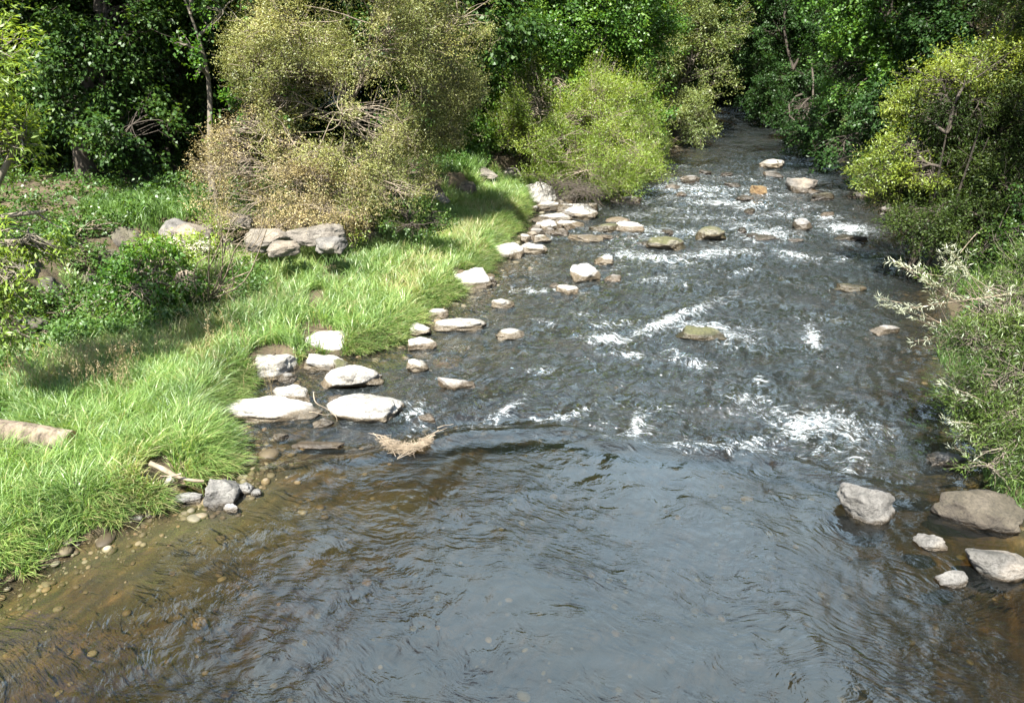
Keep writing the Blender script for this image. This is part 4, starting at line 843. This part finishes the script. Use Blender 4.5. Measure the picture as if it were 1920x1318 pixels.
make_plant('dry_thicket', foot(560, 21.2), LB([(470, 315, 18.8, 90, 46), (560, 350, 18.6, 110, 46), (650, 370, 18.4, 80, 50), (415, 330, 18.5, 50, 50), (500, 385, 18.2, 110, 30), (610, 400, 17.9, 80, 24), (540, 290, 18.9, 90, 46), (430, 280, 19, 50, 36), (470, 250, 19.2, 50, 40)], 1.0),
    'tan half-dead thicket of fine twigs below the olive willow', 'shrub', 'tan', 'twig', 52, dens=110, nl=11, sl=.4, ll=.06, lw=.02, gap=.43, trunk_r=.03, twigs=50, gapsc=.9, stems=6, twig_r=.004, up=.3, showtwig=.35, shell=.35, minz=1.0, lumps=.55, updir=.6)
make_plant('dark_bush', foot(765, 19.8), LB([(760, 398, 17.3, 56, 34), (810, 405, 17.4, 40, 26), (725, 385, 17.5, 40, 30), (770, 425, 17.0, 60, 20)], 1.9),
    'small dark green bush on the terrace edge above the grass', 'shrub', 'alder', 'bark', 53, dens=60, nl=10, sl=.22, ll=.07, lw=.045, gap=.42, trunk_r=.03, twigs=20, gapsc=2)
make_plant('bright_maple', foot(975, 34), LB([(950, 60, 33, 80, 90), (1060, 50, 33, 110, 80), (1140, 110, 34, 90, 70), (930, 160, 32, 60, 50), (1040, 140, 32, 70, 50), (1190, 50, 35, 70, 70), (1190, 190, 34, 50, 60), (990, 215, 32, 40, 26), (1060, -110, 34, 220, 130), (1050, -230, 34, 180, 120)]),
    'fresh green maple rising behind the lime willow, right of the olive willow', 'tree', 'maple', 'bark', 61, dens=32, nl=14, sl=.55, ll=.12, lw=.095, gap=.45, trunk_r=.28, twigs=40, gapsc=.65, droop=.25, lumps=.5)
make_plant('lime_willow', foot(1085, 30.5), LB([(1050, 170, 30.5, 56, 40), (1010, 215, 30, 44, 40), (1085, 225, 29.5, 66, 46), (1135, 290, 28.5, 80, 40), (1060, 280, 29, 70, 44), (1185, 295, 29.5, 44, 32), (1110, 180, 30, 50, 50), (1000, 180, 30.5, 40, 50), (1150, 230, 29, 50, 44), (1100, 325, 28, 70, 24), (1200, 255, 31, 40, 40), (1150, 190, 31, 44, 50), (1210, 300, 30, 40, 22), (960, 240, 30.5, 34, 30)]),
    'rounded lime green willow shrub leaning over the stones at the bank tip', 'shrub', 'lime', 'twig', 62, dens=100, nl=13, sl=.62, ll=.1, lw=.022, gap=.47, shell=.4, updir=.9, lumps=.95, trunk_r=.07, twigs=50, gapsc=.9, stems=5, droop=-.1, up=.5, minz=.35)
make_plant('grey_willow', foot(1262, 47), LB([(1280, 40, 46, 90, 80), (1230, 130, 45, 64, 60), (1300, 130, 46, 60, 60), (1270, 195, 44, 64, 36), (1325, 60, 48, 46, 70), (1200, 200, 44, 50, 60), (1240, 60, 44, 60, 60), (1220, 110, 43, 50, 60), (1290, 220, 43, 50, 30), (1270, -110, 47, 140, 100)]),
    'grey green willow tree hanging over the far left bend of the river', 'tree', 'sage', 'bark_pale', 63, dens=30, nl=15, sl=.7, ll=.14, lw=.045, gap=.42, trunk_r=.2, twigs=24, gapsc=.5, stems=2, droop=.1, twig_r=.012)
make_plant('bank_shrub', foot(905, 31), LB([(850, 240, 30, 50, 34), (890, 250, 30.5, 46, 30), (840, 285, 29, 34, 20)]),
    'low dark green shrub in the gap between olive willow and green maple', 'shrub', 'maple', 'bark', 64, dens=40, nl=10, sl=.4, ll=.11, lw=.07, gap=.42, trunk_r=.04, twigs=20)
make_plant('lime_herb', foot(1200, 34), LB([(1180, 285, 31.5, 50, 30), (1220, 262, 35, 40, 24), (1150, 320, 29, 60, 24), (1195, 268, 33, 40, 20), (1150, 325, 29, 40, 16), (1215, 280, 35, 26, 12)]),
    'pale lime tall herbs at the water edge right of the lime willow', 'plant', 'lime', 'twig', 65, dens=40, nl=9, sl=.5, ll=.09, lw=.02, gap=.35, trunk_r=.012, twigs=20, up=.3, minz=.1)
# bramble and elder in the hollow
make_plant('bramble', foot(285, 15.8), LB([(285, 505, 15.2, 80, 44), (235, 500, 15.4, 34, 32), (350, 515, 15, 42, 34), (250, 545, 14.6, 60, 26)]),
    'bright green bramble bush in front of the white blossoms', 'shrub', 'maple', 'twig', 71, dens=80, nl=8, sl=.22, ll=.085, lw=.055, gap=.42, trunk_r=.015, twigs=40, gapsc=2)
make_plant('hollow_shrub', foot(110, 15.2), LB([(130, 585, 14.6, 70, 36), (60, 640, 13.6, 70, 34), (190, 600, 14.4, 60, 30), (120, 480, 16.6, 60, 30), (20, 560, 14.5, 60, 40), (170, 430, 18.4, 60, 26)]),
    'dark leafy shrub spreading between the dark rocks of the shaded hollow', 'shrub', 'herb', 'twig', 74, dens=70, nl=8, sl=.24, ll=.085, lw=.05, gap=.47, trunk_r=.015, twigs=24, gapsc=1.8)
make_plant('terrace_shrub', foot(540, 19), LB([(470, 462, 18.3, 60, 18), (560, 452, 18.6, 50, 14), (640, 440, 18.8, 50, 20), (690, 415, 19, 40, 26), (400, 430, 18.6, 40, 16)]),
    'straggling low greenery half covering the slabs below the tan thicket', 'shrub', 'lime', 'twig', 75, dens=50, nl=8, sl=.24, ll=.07, lw=.03, gap=.5, trunk_r=.012, twigs=20, gapsc=2)
el = make_plant('elder_bush', foot(335, 17), LB([(330, 465, 16.4, 70, 20), (375, 470, 16.3, 26, 20), (280, 460, 16.6, 34, 16)]),
    'elder bush topped with flat white blossom clusters', 'shrub', 'lime', 'twig', 72, dens=60, nl=8, sl=.22, ll=.08, lw=.05, gap=.42, trunk_r=.02, twigs=20, gapsc=2)
rng = np.random.default_rng(73); n = 46
c = np.array([P(a, b, 16.2) for a, b in zip(rng.uniform(280, 392, n), rng.uniform(448, 474, n))])
k = 60; pts = c[:, None, :] + rng.normal(size=(n, k, 3)) * np.array([.06, .06, .018]) * rng.uniform(.7, 1.4, (n, 1, 1))
pts = pts.reshape(-1, 3); m = len(pts); d = nrm(rng.normal(size=(m, 3)) * np.array([1, 1, .3])); nn = nrm(rng.normal(size=(m, 3)) * .4 + np.array([0, 0, 1]))
V, Q, r = leaves(pts, d, nn, np.full(m, .028), np.full(m, .024), rng.uniform(0, 1, m), 0)
link('blossom', mesh_from('elder_blossom', V - np.array(el.location), Q, M['flower'], attrs={'rnd': r}), el)

# ------------------------------------------------------------------ right bank
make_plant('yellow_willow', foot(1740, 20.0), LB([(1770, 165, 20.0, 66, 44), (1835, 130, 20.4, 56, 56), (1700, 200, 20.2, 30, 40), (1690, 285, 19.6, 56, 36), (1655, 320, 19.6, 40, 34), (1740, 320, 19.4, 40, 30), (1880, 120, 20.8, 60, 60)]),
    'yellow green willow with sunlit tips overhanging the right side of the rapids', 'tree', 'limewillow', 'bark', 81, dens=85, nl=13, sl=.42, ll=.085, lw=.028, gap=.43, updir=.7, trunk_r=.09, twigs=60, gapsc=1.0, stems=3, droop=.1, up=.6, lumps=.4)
make_plant('willow_painted_shade', foot(1860, 20.5), LB([(1850, 260, 20.6, 90, 70), (1800, 330, 20.2, 100, 60), (1880, 370, 18.8, 110, 80), (1750, 390, 19.6, 90, 34), (1930, 220, 20, 90, 110), (1990, 60, 21, 120, 120), (1990, -120, 22, 150, 110), (1950, 480, 16.5, 80, 50), (1880, 180, 20.3, 70, 60), (1775, 225, 19.5, 56, 40), (1830, 200, 19.6, 50, 40), (1740, 420, 18.6, 80, 30), (1840, 420, 18, 90, 40), (1690, 370, 19.9, 50, 26), (1940, 300, 19.6, 80, 70)]),  # lower right half of the same willow, its shade painted as darker leaves
    'part of the yellow green willow with shade painted into its leaves, filling the bank below and right', 'tree', 'shadewillow', 'bark', 85, dens=85, nl=13, sl=.42, ll=.085, lw=.028, gap=.37, updir=.3, trunk_r=.08, twigs=36, gapsc=1.0, stems=4, droop=.2, up=.6, lumps=.4)
make_plant('tan_bush', foot(1930, 24), LB([(1895, 80, 23, 50, 40), (1930, 60, 23, 60, 50)]),
    'tan withered bush top above the yellow green willow', 'shrub', 'tan', 'twig', 82, dens=34, nl=10, sl=.35, ll=.06, lw=.02, gap=.42, trunk_r=.05, twigs=60)
make_plant('silver_willow', footx(8.3, 10.2), LB([(1930, 600, 10.3, 110, 50), (1840, 570, 10.4, 80, 30), (1920, 720, 9.6, 110, 80), (1860, 660, 10, 80, 40), (1935, 850, 9, 110, 60), (1870, 820, 9.2, 60, 28), (2000, 500, 10.6, 100, 60), (1770, 530, 10.4, 36, 16), (1850, 880, 8.7, 50, 26), (1820, 640, 10, 60, 30), (1840, 740, 9.5, 60, 50), (1900, 790, 9.2, 80, 50), (1800, 560, 10.3, 50, 24), (1890, 560, 10.5, 70, 40)]),
    'silvery tipped willow shrub leaning in from the right edge of the near bank', 'shrub', 'silver', 'bark_pale', 83, dens=150, nl=15, sl=.3, ll=.085, lw=.013, gap=.475, trunk_r=.022, twigs=70, gapsc=2.2, stems=4, droop=.0, up=.4, spread=.6, twig_r=.0035, showtwig=.8, updir=.5, rv=.82)
# long silvery sprigs standing out of it
rng = np.random.default_rng(84)
sp = [(1800, 500, 1778, 468), (1790, 520, 1765, 480), (1760, 540, 1690, 500), (1730, 510, 1672, 490), (1780, 560, 1700, 580), (1820, 520, 1795, 500), (1740, 600, 1665, 575), (1830, 640, 1720, 600), (1880, 560, 1895, 545), (1860, 580, 1850, 545), (1750, 560, 1726, 505), (1800, 560, 1745, 530), (1810, 530, 1812, 480), (1770, 520, 1790, 475), (1850, 760, 1770, 720), (1850, 880, 1790, 840), (1880, 900, 1905, 940), (1800, 620, 1715, 640), (1830, 800, 1775, 790), (1700, 580, 1650, 560)]
sw = bpy.data.objects['silver_willow']; cs, ds = [], []; A_, B_ = [], []
for (u0, v0, u1, v1) in sp:
    a = P(u0, v0, 10.3 if v0 < 700 else 9.2); b = P(u1, v1, 10.25 if v0 < 700 else 9.0); A_.append(a - (b - a) * 1.2 + np.array([.25, .1, -.15])); B_.append(b)
    for t in np.linspace(.1, 1, 4): cs.append(a + (b - a) * t); ds.append(nrm(b - a))
cs, ds = np.array(cs), np.array(ds)
V, Q, r, _, _ = sprays(cs, ds, rng, 18, .16, .08, .013, spread=.5, up=.5, droop=-.1, rbase=np.ones(len(cs)), rand=.4)
r = .9 + .1 * rng.uniform(size=len(r))
link('sprig', mesh_from('sprig', V - np.array(sw.location), Q, M['silver'], attrs={'rnd': r}), sw)
V, Q = tubes(curve(np.array(A_), np.array(B_), 6, rng, .03), np.linspace(1, .3, 6)[None, :] * .007 * np.ones((len(A_), 1)), 4)
link('stem', mesh_from('stem', V - np.array(sw.location), Q, M['deadwood']), sw)
rb = [
 ([(1630, 75, 34, 90, 60), (1570, 130, 34, 56, 40), (1700, 30, 34, 110, 60), (1640, 150, 33, 70, 40), (1690, 130, 33, 80, 60), (1640, -80, 35, 170, 90), (1660, -200, 35, 150, 90)], 1730, 36, 'sunlit alder with bright outer leaves on the right bank', 'maple', 91),
 ([(1600, 225, 33, 70, 40), (1540, 245, 36, 60, 36), (1650, 190, 32, 70, 50), (1580, 290, 31, 50, 22), (1640, 320, 29, 50, 28), (1700, 210, 31, 70, 60)], 1700, 34, 'dark low alder drooping over the shaded water behind the yellow willow', 'dark', 92),
 ([(1450, 60, 54, 64, 60), (1500, 150, 50, 70, 50), (1460, 160, 54, 50, 40), (1520, 40, 52, 60, 60), (1480, -80, 54, 120, 90), (1420, 130, 58, 40, 50), (1500, 210, 46, 50, 30), (1450, 205, 52, 44, 26), (1430, 180, 58, 40, 30), (1540, 265, 40, 46, 20), (1490, 245, 44, 34, 14)], 1560, 54, 'deep green alder leaning over the dark narrow end of the river', 'dark', 93),
 ([(1820, 40, 30, 90, 80), (1760, 90, 30, 70, 60), (1880, -60, 31, 150, 110), (1830, -180, 31, 160, 110), (1780, 10, 31, 80, 60)], 1880, 31, 'dark alder behind the withered bush at the upper right', 'dark', 94)]
for lb, fu, fy, lab, lf, sd in rb:
    make_plant('alder_tree', foot(fu, fy), LB(lb), lab, 'tree', lf, 'bark', sd, dens=26, nl=13, sl=.5, ll=.13, lw=.1, gap=.45, trunk_r=.2, twigs=30, gapsc=.7, droop=.3, lumps=.5)
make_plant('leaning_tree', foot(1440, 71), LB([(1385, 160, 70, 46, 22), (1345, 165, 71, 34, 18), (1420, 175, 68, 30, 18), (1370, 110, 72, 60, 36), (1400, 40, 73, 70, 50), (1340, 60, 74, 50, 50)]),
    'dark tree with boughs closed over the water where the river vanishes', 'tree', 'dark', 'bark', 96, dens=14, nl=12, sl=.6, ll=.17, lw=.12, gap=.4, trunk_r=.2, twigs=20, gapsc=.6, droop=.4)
make_plant('shade_bush', foot(1790, 17.5), LB([(1880, 450, 17.5, 90, 40), (1960, 420, 16, 90, 90)]),
    'shaded leafy bush on the right bank under the yellow green willow', 'shrub', 'alder', 'bark', 95, dens=40, nl=10, sl=.3, ll=.08, lw=.05, gap=.42, trunk_r=.03, twigs=30)

# ------------------------------------------------------------------ woodland behind, one prototype of each and copies
def lob(*a): return [((x, y, z), (r, r, r * .8)) for x, y, z, r in a]
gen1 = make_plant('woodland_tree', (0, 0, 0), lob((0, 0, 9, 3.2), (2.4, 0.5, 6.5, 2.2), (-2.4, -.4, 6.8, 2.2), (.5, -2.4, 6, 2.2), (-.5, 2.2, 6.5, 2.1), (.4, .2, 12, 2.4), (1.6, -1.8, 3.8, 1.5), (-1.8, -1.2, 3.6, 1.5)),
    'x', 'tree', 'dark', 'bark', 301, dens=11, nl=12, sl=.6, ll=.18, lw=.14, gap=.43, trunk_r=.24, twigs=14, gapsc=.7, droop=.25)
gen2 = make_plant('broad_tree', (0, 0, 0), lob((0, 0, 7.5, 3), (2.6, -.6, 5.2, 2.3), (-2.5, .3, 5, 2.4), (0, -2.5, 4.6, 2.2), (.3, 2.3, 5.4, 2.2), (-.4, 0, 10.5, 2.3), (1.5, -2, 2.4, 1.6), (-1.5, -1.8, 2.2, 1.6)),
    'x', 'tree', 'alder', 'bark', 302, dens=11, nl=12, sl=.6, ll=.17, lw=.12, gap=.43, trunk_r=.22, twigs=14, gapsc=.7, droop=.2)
gen3 = make_plant('understory_bush', (0, 0, 0), lob((0, 0, 1.6, 1.8), (1.6, -.4, 1.2, 1.3), (-1.5, .3, 1.3, 1.4), (.2, -1.4, 1.0, 1.2), (.3, .6, 2.9, 1.4)),
    'x', 'shrub', 'dark', 'bark', 303, dens=14, nl=11, sl=.5, ll=.15, lw=.1, gap=.42, trunk_r=.06, twigs=8, gapsc=.9, droop=.2, minz=.1)
back = [  # proto, x, y, scale, label, group
 (1, 14.5, 14.5, 1.15, 'g'), (2, 17.5, 11, 1.4, 'g'),
 (3, -19, 30, 1.2, 'e'), (3, -14, 31, 1.2, 'e'), (3, -9.5, 30, 1.1, 'e'), (3, -24, 32, 1.4, 'e'), (3, -5, 36, 1.3, 'e'), (3, -17, 36, 1.4, 'e'), (3, -11, 38, 1.5, 'e'), (3, -1.5, 38, 1.2, 'e'),
 (3, 18.5, 69, 1.3, 'f'), (3, 20, 78, 1.6, 'f'), (3, 23.5, 87, 1.9, 'f'), (3, 33, 80, 2.0, 'f'), (3, 24.5, 66, 1.3, 'f'), (3, 38, 112, 2.6, 'f'), (3, 33, 111, 2.4, 'f'), (3, 44, 114, 2.6, 'f'), (3, 26.5, 62, 1.3, 'f'), (3, 30, 72, 1.6, 'f'),
 (2, 19.5, 80, 1.4, 'c'), (1, 26, 97, 1.8, 'c'), (2, 28, 104, 1.8, 'c'), (1, 34, 122, 2.2, 'c'), (2, 41, 120, 2.2, 'c'), (1, 48, 122, 2.2, 'c'), (1, 22, 104, 1.9, 'c'), (2, 42, 98, 1.8, 'c'),
 (1, -20, 33, 1.2, 'a'), (2, -15.5, 34, 1.1, 'a'), (1, -11, 36, 1.25, 'a'), (1, -24, 26, 1.2, 'a'), (1, -7, 33, 1.2, 'a'), (2, -13, 43, 1.3, 'a'), (2, -4, 41, 1.3, 'a'), (1, -22, 42, 1.4, 'a'), (1, -16, 25.5, 1.1, 'a'), (2, -30, 34, 1.4, 'a'), (1, -23, 17, 1.25, 'a'), (2, -2.5, 31, 1.0, 'a'),
 (1, 3, 44, 1.3, 'b'), (2, 8, 51, 1.3, 'b'), (1, 13, 60, 1.4, 'b'), (2, 1, 52, 1.4, 'b'), (1, 7, 62, 1.5, 'b'), (2, 17, 74, 1.5, 'b'),
 (2, 29, 78, 1.4, 'c'), (1, 24, 88, 1.7, 'c'), (2, 35, 86, 1.7, 'c'), (1, 36, 70, 1.4, 'c'),
 (1, 28, 57, 1.3, 'd'), (2, 25, 47, 1.2, 'd'), (1, 30, 46, 1.4, 'd'), (2, 25.5, 38, 1.2, 'd'), (1, 29, 29, 1.25, 'd'), (2, 29, 36, 1.4, 'd'), (1, 36, 55, 1.5, 'd'), (2, 27, 24, 1.1, 'd'), (1, 31, 64, 1.4, 'd'),
]
BL = {'a': ('shaded broadleaf tree deep in the dark wood behind the left bank', 'trees deep in the left wood'),
      'b': ('green tree in the row behind the bright maple and the grey willow', 'trees behind the bright maple'),
      'c': ('dark tree closing the view where the river bends away', 'trees closing the river bend'),
      'g': ('tall shading tree at the right edge behind the silvery willow', 'trees at the right edge'),
      'e': ('low shaded bush among the trunks of the dark left wood', 'bushes among the trunks of the left wood'), 'f': ('dark bush hanging low over the far end of the water', 'bushes at the far end of the river'),
      'd': ('dark tree in the wood behind the right bank alders', 'trees behind the right bank alders')}
rnd = random.Random(4); used = set()
for pr, X, Y, s, k in back:
    src = {1: gen1, 2: gen2, 3: gen3}[pr]; lab, grp = BL[k]; loc = footx(X, Y); rz = rnd.uniform(0, 6.28)
    if pr not in used:
        used.add(pr); src.location = [float(q) for q in loc]; src.rotation_euler = (0, 0, rz); src.scale = (s, s, s); src['label'] = lab; src['group'] = grp
    else: copy_tree(src, loc, rz, s, lab, grp)

# ------------------------------------------------------------------ dead wood
rng = np.random.default_rng(91)
# log at the left edge: bark cylinder with a cut end
a = at(-90, 792, .72); b = at(134, 828, .62)
k = 40; sd = 40; t = np.linspace(0, 1, k); ax = b - a; L = np.linalg.norm(ax); d = ax / L; s1 = nrm(np.cross(d, np.array([0, 0, 1.]))); s2 = np.cross(s1, d)
th = np.arange(sd) * 2 * math.pi / sd; TT, HH = np.meshgrid(t, th, indexing='ij')
cen = a[None] + d[None] * (TT.ravel() * L)[:, None]
rr = .17 * (1 - .12 * TT.ravel()) * (1 + .16 * (fbm(np.stack([TT.ravel() * L * 1.5, np.cos(HH.ravel()) * 1.5, np.sin(HH.ravel()) * 1.5], 1), 7, 4) - .5) * 2 + .1 * (fbm(np.stack([TT.ravel() * L * 4, np.cos(HH.ravel()) * 5, np.sin(HH.ravel()) * 5], 1), 8, 3) - .5))
LV = cen + (s1[None] * np.cos(HH.ravel())[:, None] + s2[None] * np.sin(HH.ravel())[:, None]) * rr[:, None]
ix = np.arange(k * sd).reshape(k, sd); LQ = np.stack([ix[:-1], np.roll(ix, -1, 1)[:-1], np.roll(ix, -1, 1)[1:], ix[1:]], -1).reshape(-1, 4)
mid_ = (a + b) / 2; mid_[2] -= .15
lg = empty('log', mid_, 'weathered fallen log with an orange cut end lying in the grass at the left edge', 'log')
link('log_bark', mesh_from('log_bark', LV - mid_, LQ, M['logbark']), lg)
rim = LV[-sd:]; c0 = rim.mean(0) + d * .004; inner = c0 + (rim - c0) * .55 + d * .008
EV = np.concatenate([rim + d * .002, inner, [c0 + d * .01]]); j = np.arange(sd); j2 = (j + 1) % sd
EQ = np.concatenate([np.stack([j, j2, sd + j2, sd + j], 1), np.stack([sd + j, sd + j2, np.full(sd, 2 * sd), np.full(sd, 2 * sd)], 1)])
bmm = bmesh.new(); vv = [bmm.verts.new((p - mid_).tolist()) for p in EV]
for j in range(sd):
    bmm.faces.new((vv[j], vv[(j + 1) % sd], vv[sd + (j + 1) % sd], vv[sd + j])); bmm.faces.new((vv[sd + j], vv[sd + (j + 1) % sd], vv[2 * sd]))
me = bpy.data.meshes.new('cut_end'); bmm.to_mesh(me); bmm.free(); me.materials.append(M['cutwood']); link('cut_end', me, lg)
def sticks(name, label, cat, segs, mat, r0, seed, k=9, sides=6, group=None):
    rng = np.random.default_rng(seed); parts = []
    o = np.array(segs[0][0], float)
    for s in segs:
        A, B = np.array(s[0], float), np.array(s[1], float); r = s[2] if len(s) > 2 else r0
        p = curve(A[None], B[None], k, rng, .05); parts.append(tubes(p - o, (np.linspace(1, .45, k) * r * (1 + .12 * rng.normal(size=k)))[None, :], sides))
    V, Q = join(parts); return tag(link(name, mesh_from(name, V, Q, M[mat]), None, [float(c) for c in o]), label, cat, group)
sticks('fallen_stick', 'thick barkless stick lying down the grass towards the blue grey boulder', 'branch', [(at(280, 868, .62), at(382, 902, .3), .04), (at(340, 888, .5), at(300, 893, .55), .014)], 'deadwood', .04, 5)
# dead shrub with bare pale stems in front of the slabs
seg = []; B0 = at(392, 560, .45); rng = np.random.default_rng(12)
def tip(u, v, Y=14.6): return P(u, v, Y)
for (u, v) in [(430, 470), (395, 450), (470, 440), (410, 410), (450, 400), (390, 480), (365, 515), (440, 520), (480, 480), (420, 440), (500, 430)]:
    T_ = tip(u, v, 14.3 + rng.uniform(-.4, .6)); seg.append((B0 + rng.normal(size=3) * .05, T_, .02))
    for q in range(4):
        m_ = B0 + (T_ - B0) * rng.uniform(.35, .85); seg.append((m_, m_ + (T_ - B0) * rng.uniform(.2, .45) + rng.normal(size=3) * .22, .007))
sticks('dead_shrub', 'bare bleached dead shrub with forked stems between the bramble and the slabs', 'shrub', seg, 'deadwood', .02, 6, 7, 5)
# raft of dry twigs caught in the shallows
seg = []; c0 = at(758, 840, .02); rng = np.random.default_rng(14)
for q in range(330):
    tt_ = rng.uniform(-1, 1); w_ = .34 * math.sqrt(max(0, 1 - tt_ * tt_))
    c = c0 + np.array([tt_ * .36 + .02, rng.uniform(-1, .25) * w_ * .55 + .12 * tt_ * tt_, .0 + .07 * rng.uniform() + .08 * tt_ * tt_])
    dd = np.array([rng.normal() * .8, rng.normal() * .45, rng.normal() * .08]); dd = dd / np.linalg.norm(dd) * rng.uniform(.05, .16)
    seg.append((c - dd, c + dd, .0035))
for (u0, v0, u1, v1) in [(700, 812, 750, 852), (712, 815, 742, 856), (822, 806, 775, 850), (815, 815, 745, 858), (730, 822, 690, 812), (800, 818, 838, 802), (745, 860, 800, 835), (820, 802, 850, 795)]:
    seg.append((at(u0, v0, .12), at(u1, v1, .03), .009))
sticks('twig_raft', 'bowl shaped raft of dry twigs caught in the shallows below the white boulders', 'twigs', seg, 'deadwood', .005, 7, 4, 4)
sticks('caught_twig', 'thin bent twig lying between the long flat rock and the rounded boulder', 'branch', [(at(588, 735, .3), at(618, 770, .18), .008), (at(618, 770, .18), at(632, 790, .22), .006), (at(580, 772, .25), at(630, 775, .2), .006)], 'deadwood', .008, 8)
sticks('driftwood', 'pale curved driftwood at the foot of the grey willow on the far bend', 'branch', [(at(1252, 268, .2), at(1285, 248, .35), .07), (at(1285, 248, .35), at(1290, 228, 1.0), .04), (at(1250, 262, .25), at(1272, 256, .5), .04)], 'deadwood', .06, 9)
seg = []; rng = np.random.default_rng(15)
for q in range(260):
    u = rng.uniform(1010, 1120); A = at(u, 316 + (u - 1010) * .27 + rng.uniform(0, 20), .85); seg.append((A, A + np.array([rng.normal() * .5, rng.normal() * .4 - .15, rng.uniform(-.75, .1)]), rng.uniform(.004, .012)))
sticks('root_tangle', 'brown tangle of bare roots and twigs hanging under the lime willow', 'roots', seg, 'bark', .012, 10, 6, 4)
sticks('hanging_branch', 'thin bare branch sagging towards the water under the yellow green willow', 'branch', [(P(1900, 400, 18), P(1800, 475, 17), .02), (P(1860, 430, 17.6), P(1830, 478, 17.2), .01)], 'twig', .02, 11)

# ------------------------------------------------------------------ sky, sun, camera
SUN_EL, SUN_AZ = math.radians(57), math.radians(-158)      # azimuth clockwise from +Y (up the river)
w = bpy.data.worlds.new('World'); scene.world = w; w.use_nodes = True; nt = w.node_tree; nt.nodes.clear()
wo = nt.nodes.new('ShaderNodeOutputWorld'); bg = nt.nodes.new('ShaderNodeBackground'); sky = nt.nodes.new('ShaderNodeTexSky')
sky.sky_type = 'NISHITA'; sky.sun_disc = False; sky.sun_elevation = SUN_EL; sky.sun_rotation = SUN_AZ; sky.dust_density = 1.5; sky.air_density = 1.0
tcn = nt.nodes.new('ShaderNodeTexCoord'); vec = tcn.outputs['Generated']
cn = noise_node(nt, vec, 2.3, 7, 0.58, (1, 1, 2.2))
dt = nt.nodes.new('ShaderNodeVectorMath'); dt.operation = 'DOT_PRODUCT'; nt.links.new(vec, dt.inputs[0]); dt.inputs[1].default_value = (0.16, 0.77, 0.62)
bank = ramp(nt, dt.outputs['Value'], [(0.78, 0.0), (0.97, 0.42)])  # unseen bright cloud added ahead, shaped for the water to reflect
cm = ramp(nt, mth(nt, 'ADD', cn, bank), [(0.6, 0.0), (0.86, 0.85)])
skc = mixc(nt, cm, sky.outputs[0], (11, 14.3, 16.6))
nt.links.new(skc, bg.inputs[0]); bg.inputs[1].default_value = 0.062; nt.links.new(bg.outputs[0], wo.inputs[0])
sl = bpy.data.lights.new('sun', 'SUN'); sl.energy = 5.0; sl.angle = math.radians(0.5); sl.color = (1, .96, .88)
so = bpy.data.objects.new('sun', sl); COL.objects.link(so)
dv = Vector((math.sin(SUN_AZ) * math.cos(SUN_EL), math.cos(SUN_AZ) * math.cos(SUN_EL), math.sin(SUN_EL)))
so.rotation_euler = dv.to_track_quat('Z', 'Y').to_euler(); so.location = (10, 0, 30)
cd = bpy.data.cameras.new('camera'); cam = bpy.data.objects.new('camera', cd); COL.objects.link(cam)
cam.location = (0, 0, CAMH); cam.rotation_euler = (math.pi / 2 - TH, 0, 0)
cd.sensor_fit = 'HORIZONTAL'; cd.sensor_width = 36; cd.lens = 36 * F / 1920; cd.clip_end = 1500
scene.camera = cam
scene.view_settings.view_transform = 'Standard'; scene.view_settings.look = 'None'; scene.view_settings.exposure = 2.12; scene.view_settings.gamma = 1
scene.cycles.max_bounces = 6; scene.cycles.transparent_max_bounces = 6; scene.cycles.diffuse_bounces = 3; scene.cycles.glossy_bounces = 2
scene.cycles.caustics_reflective = False; scene.cycles.caustics_refractive = False
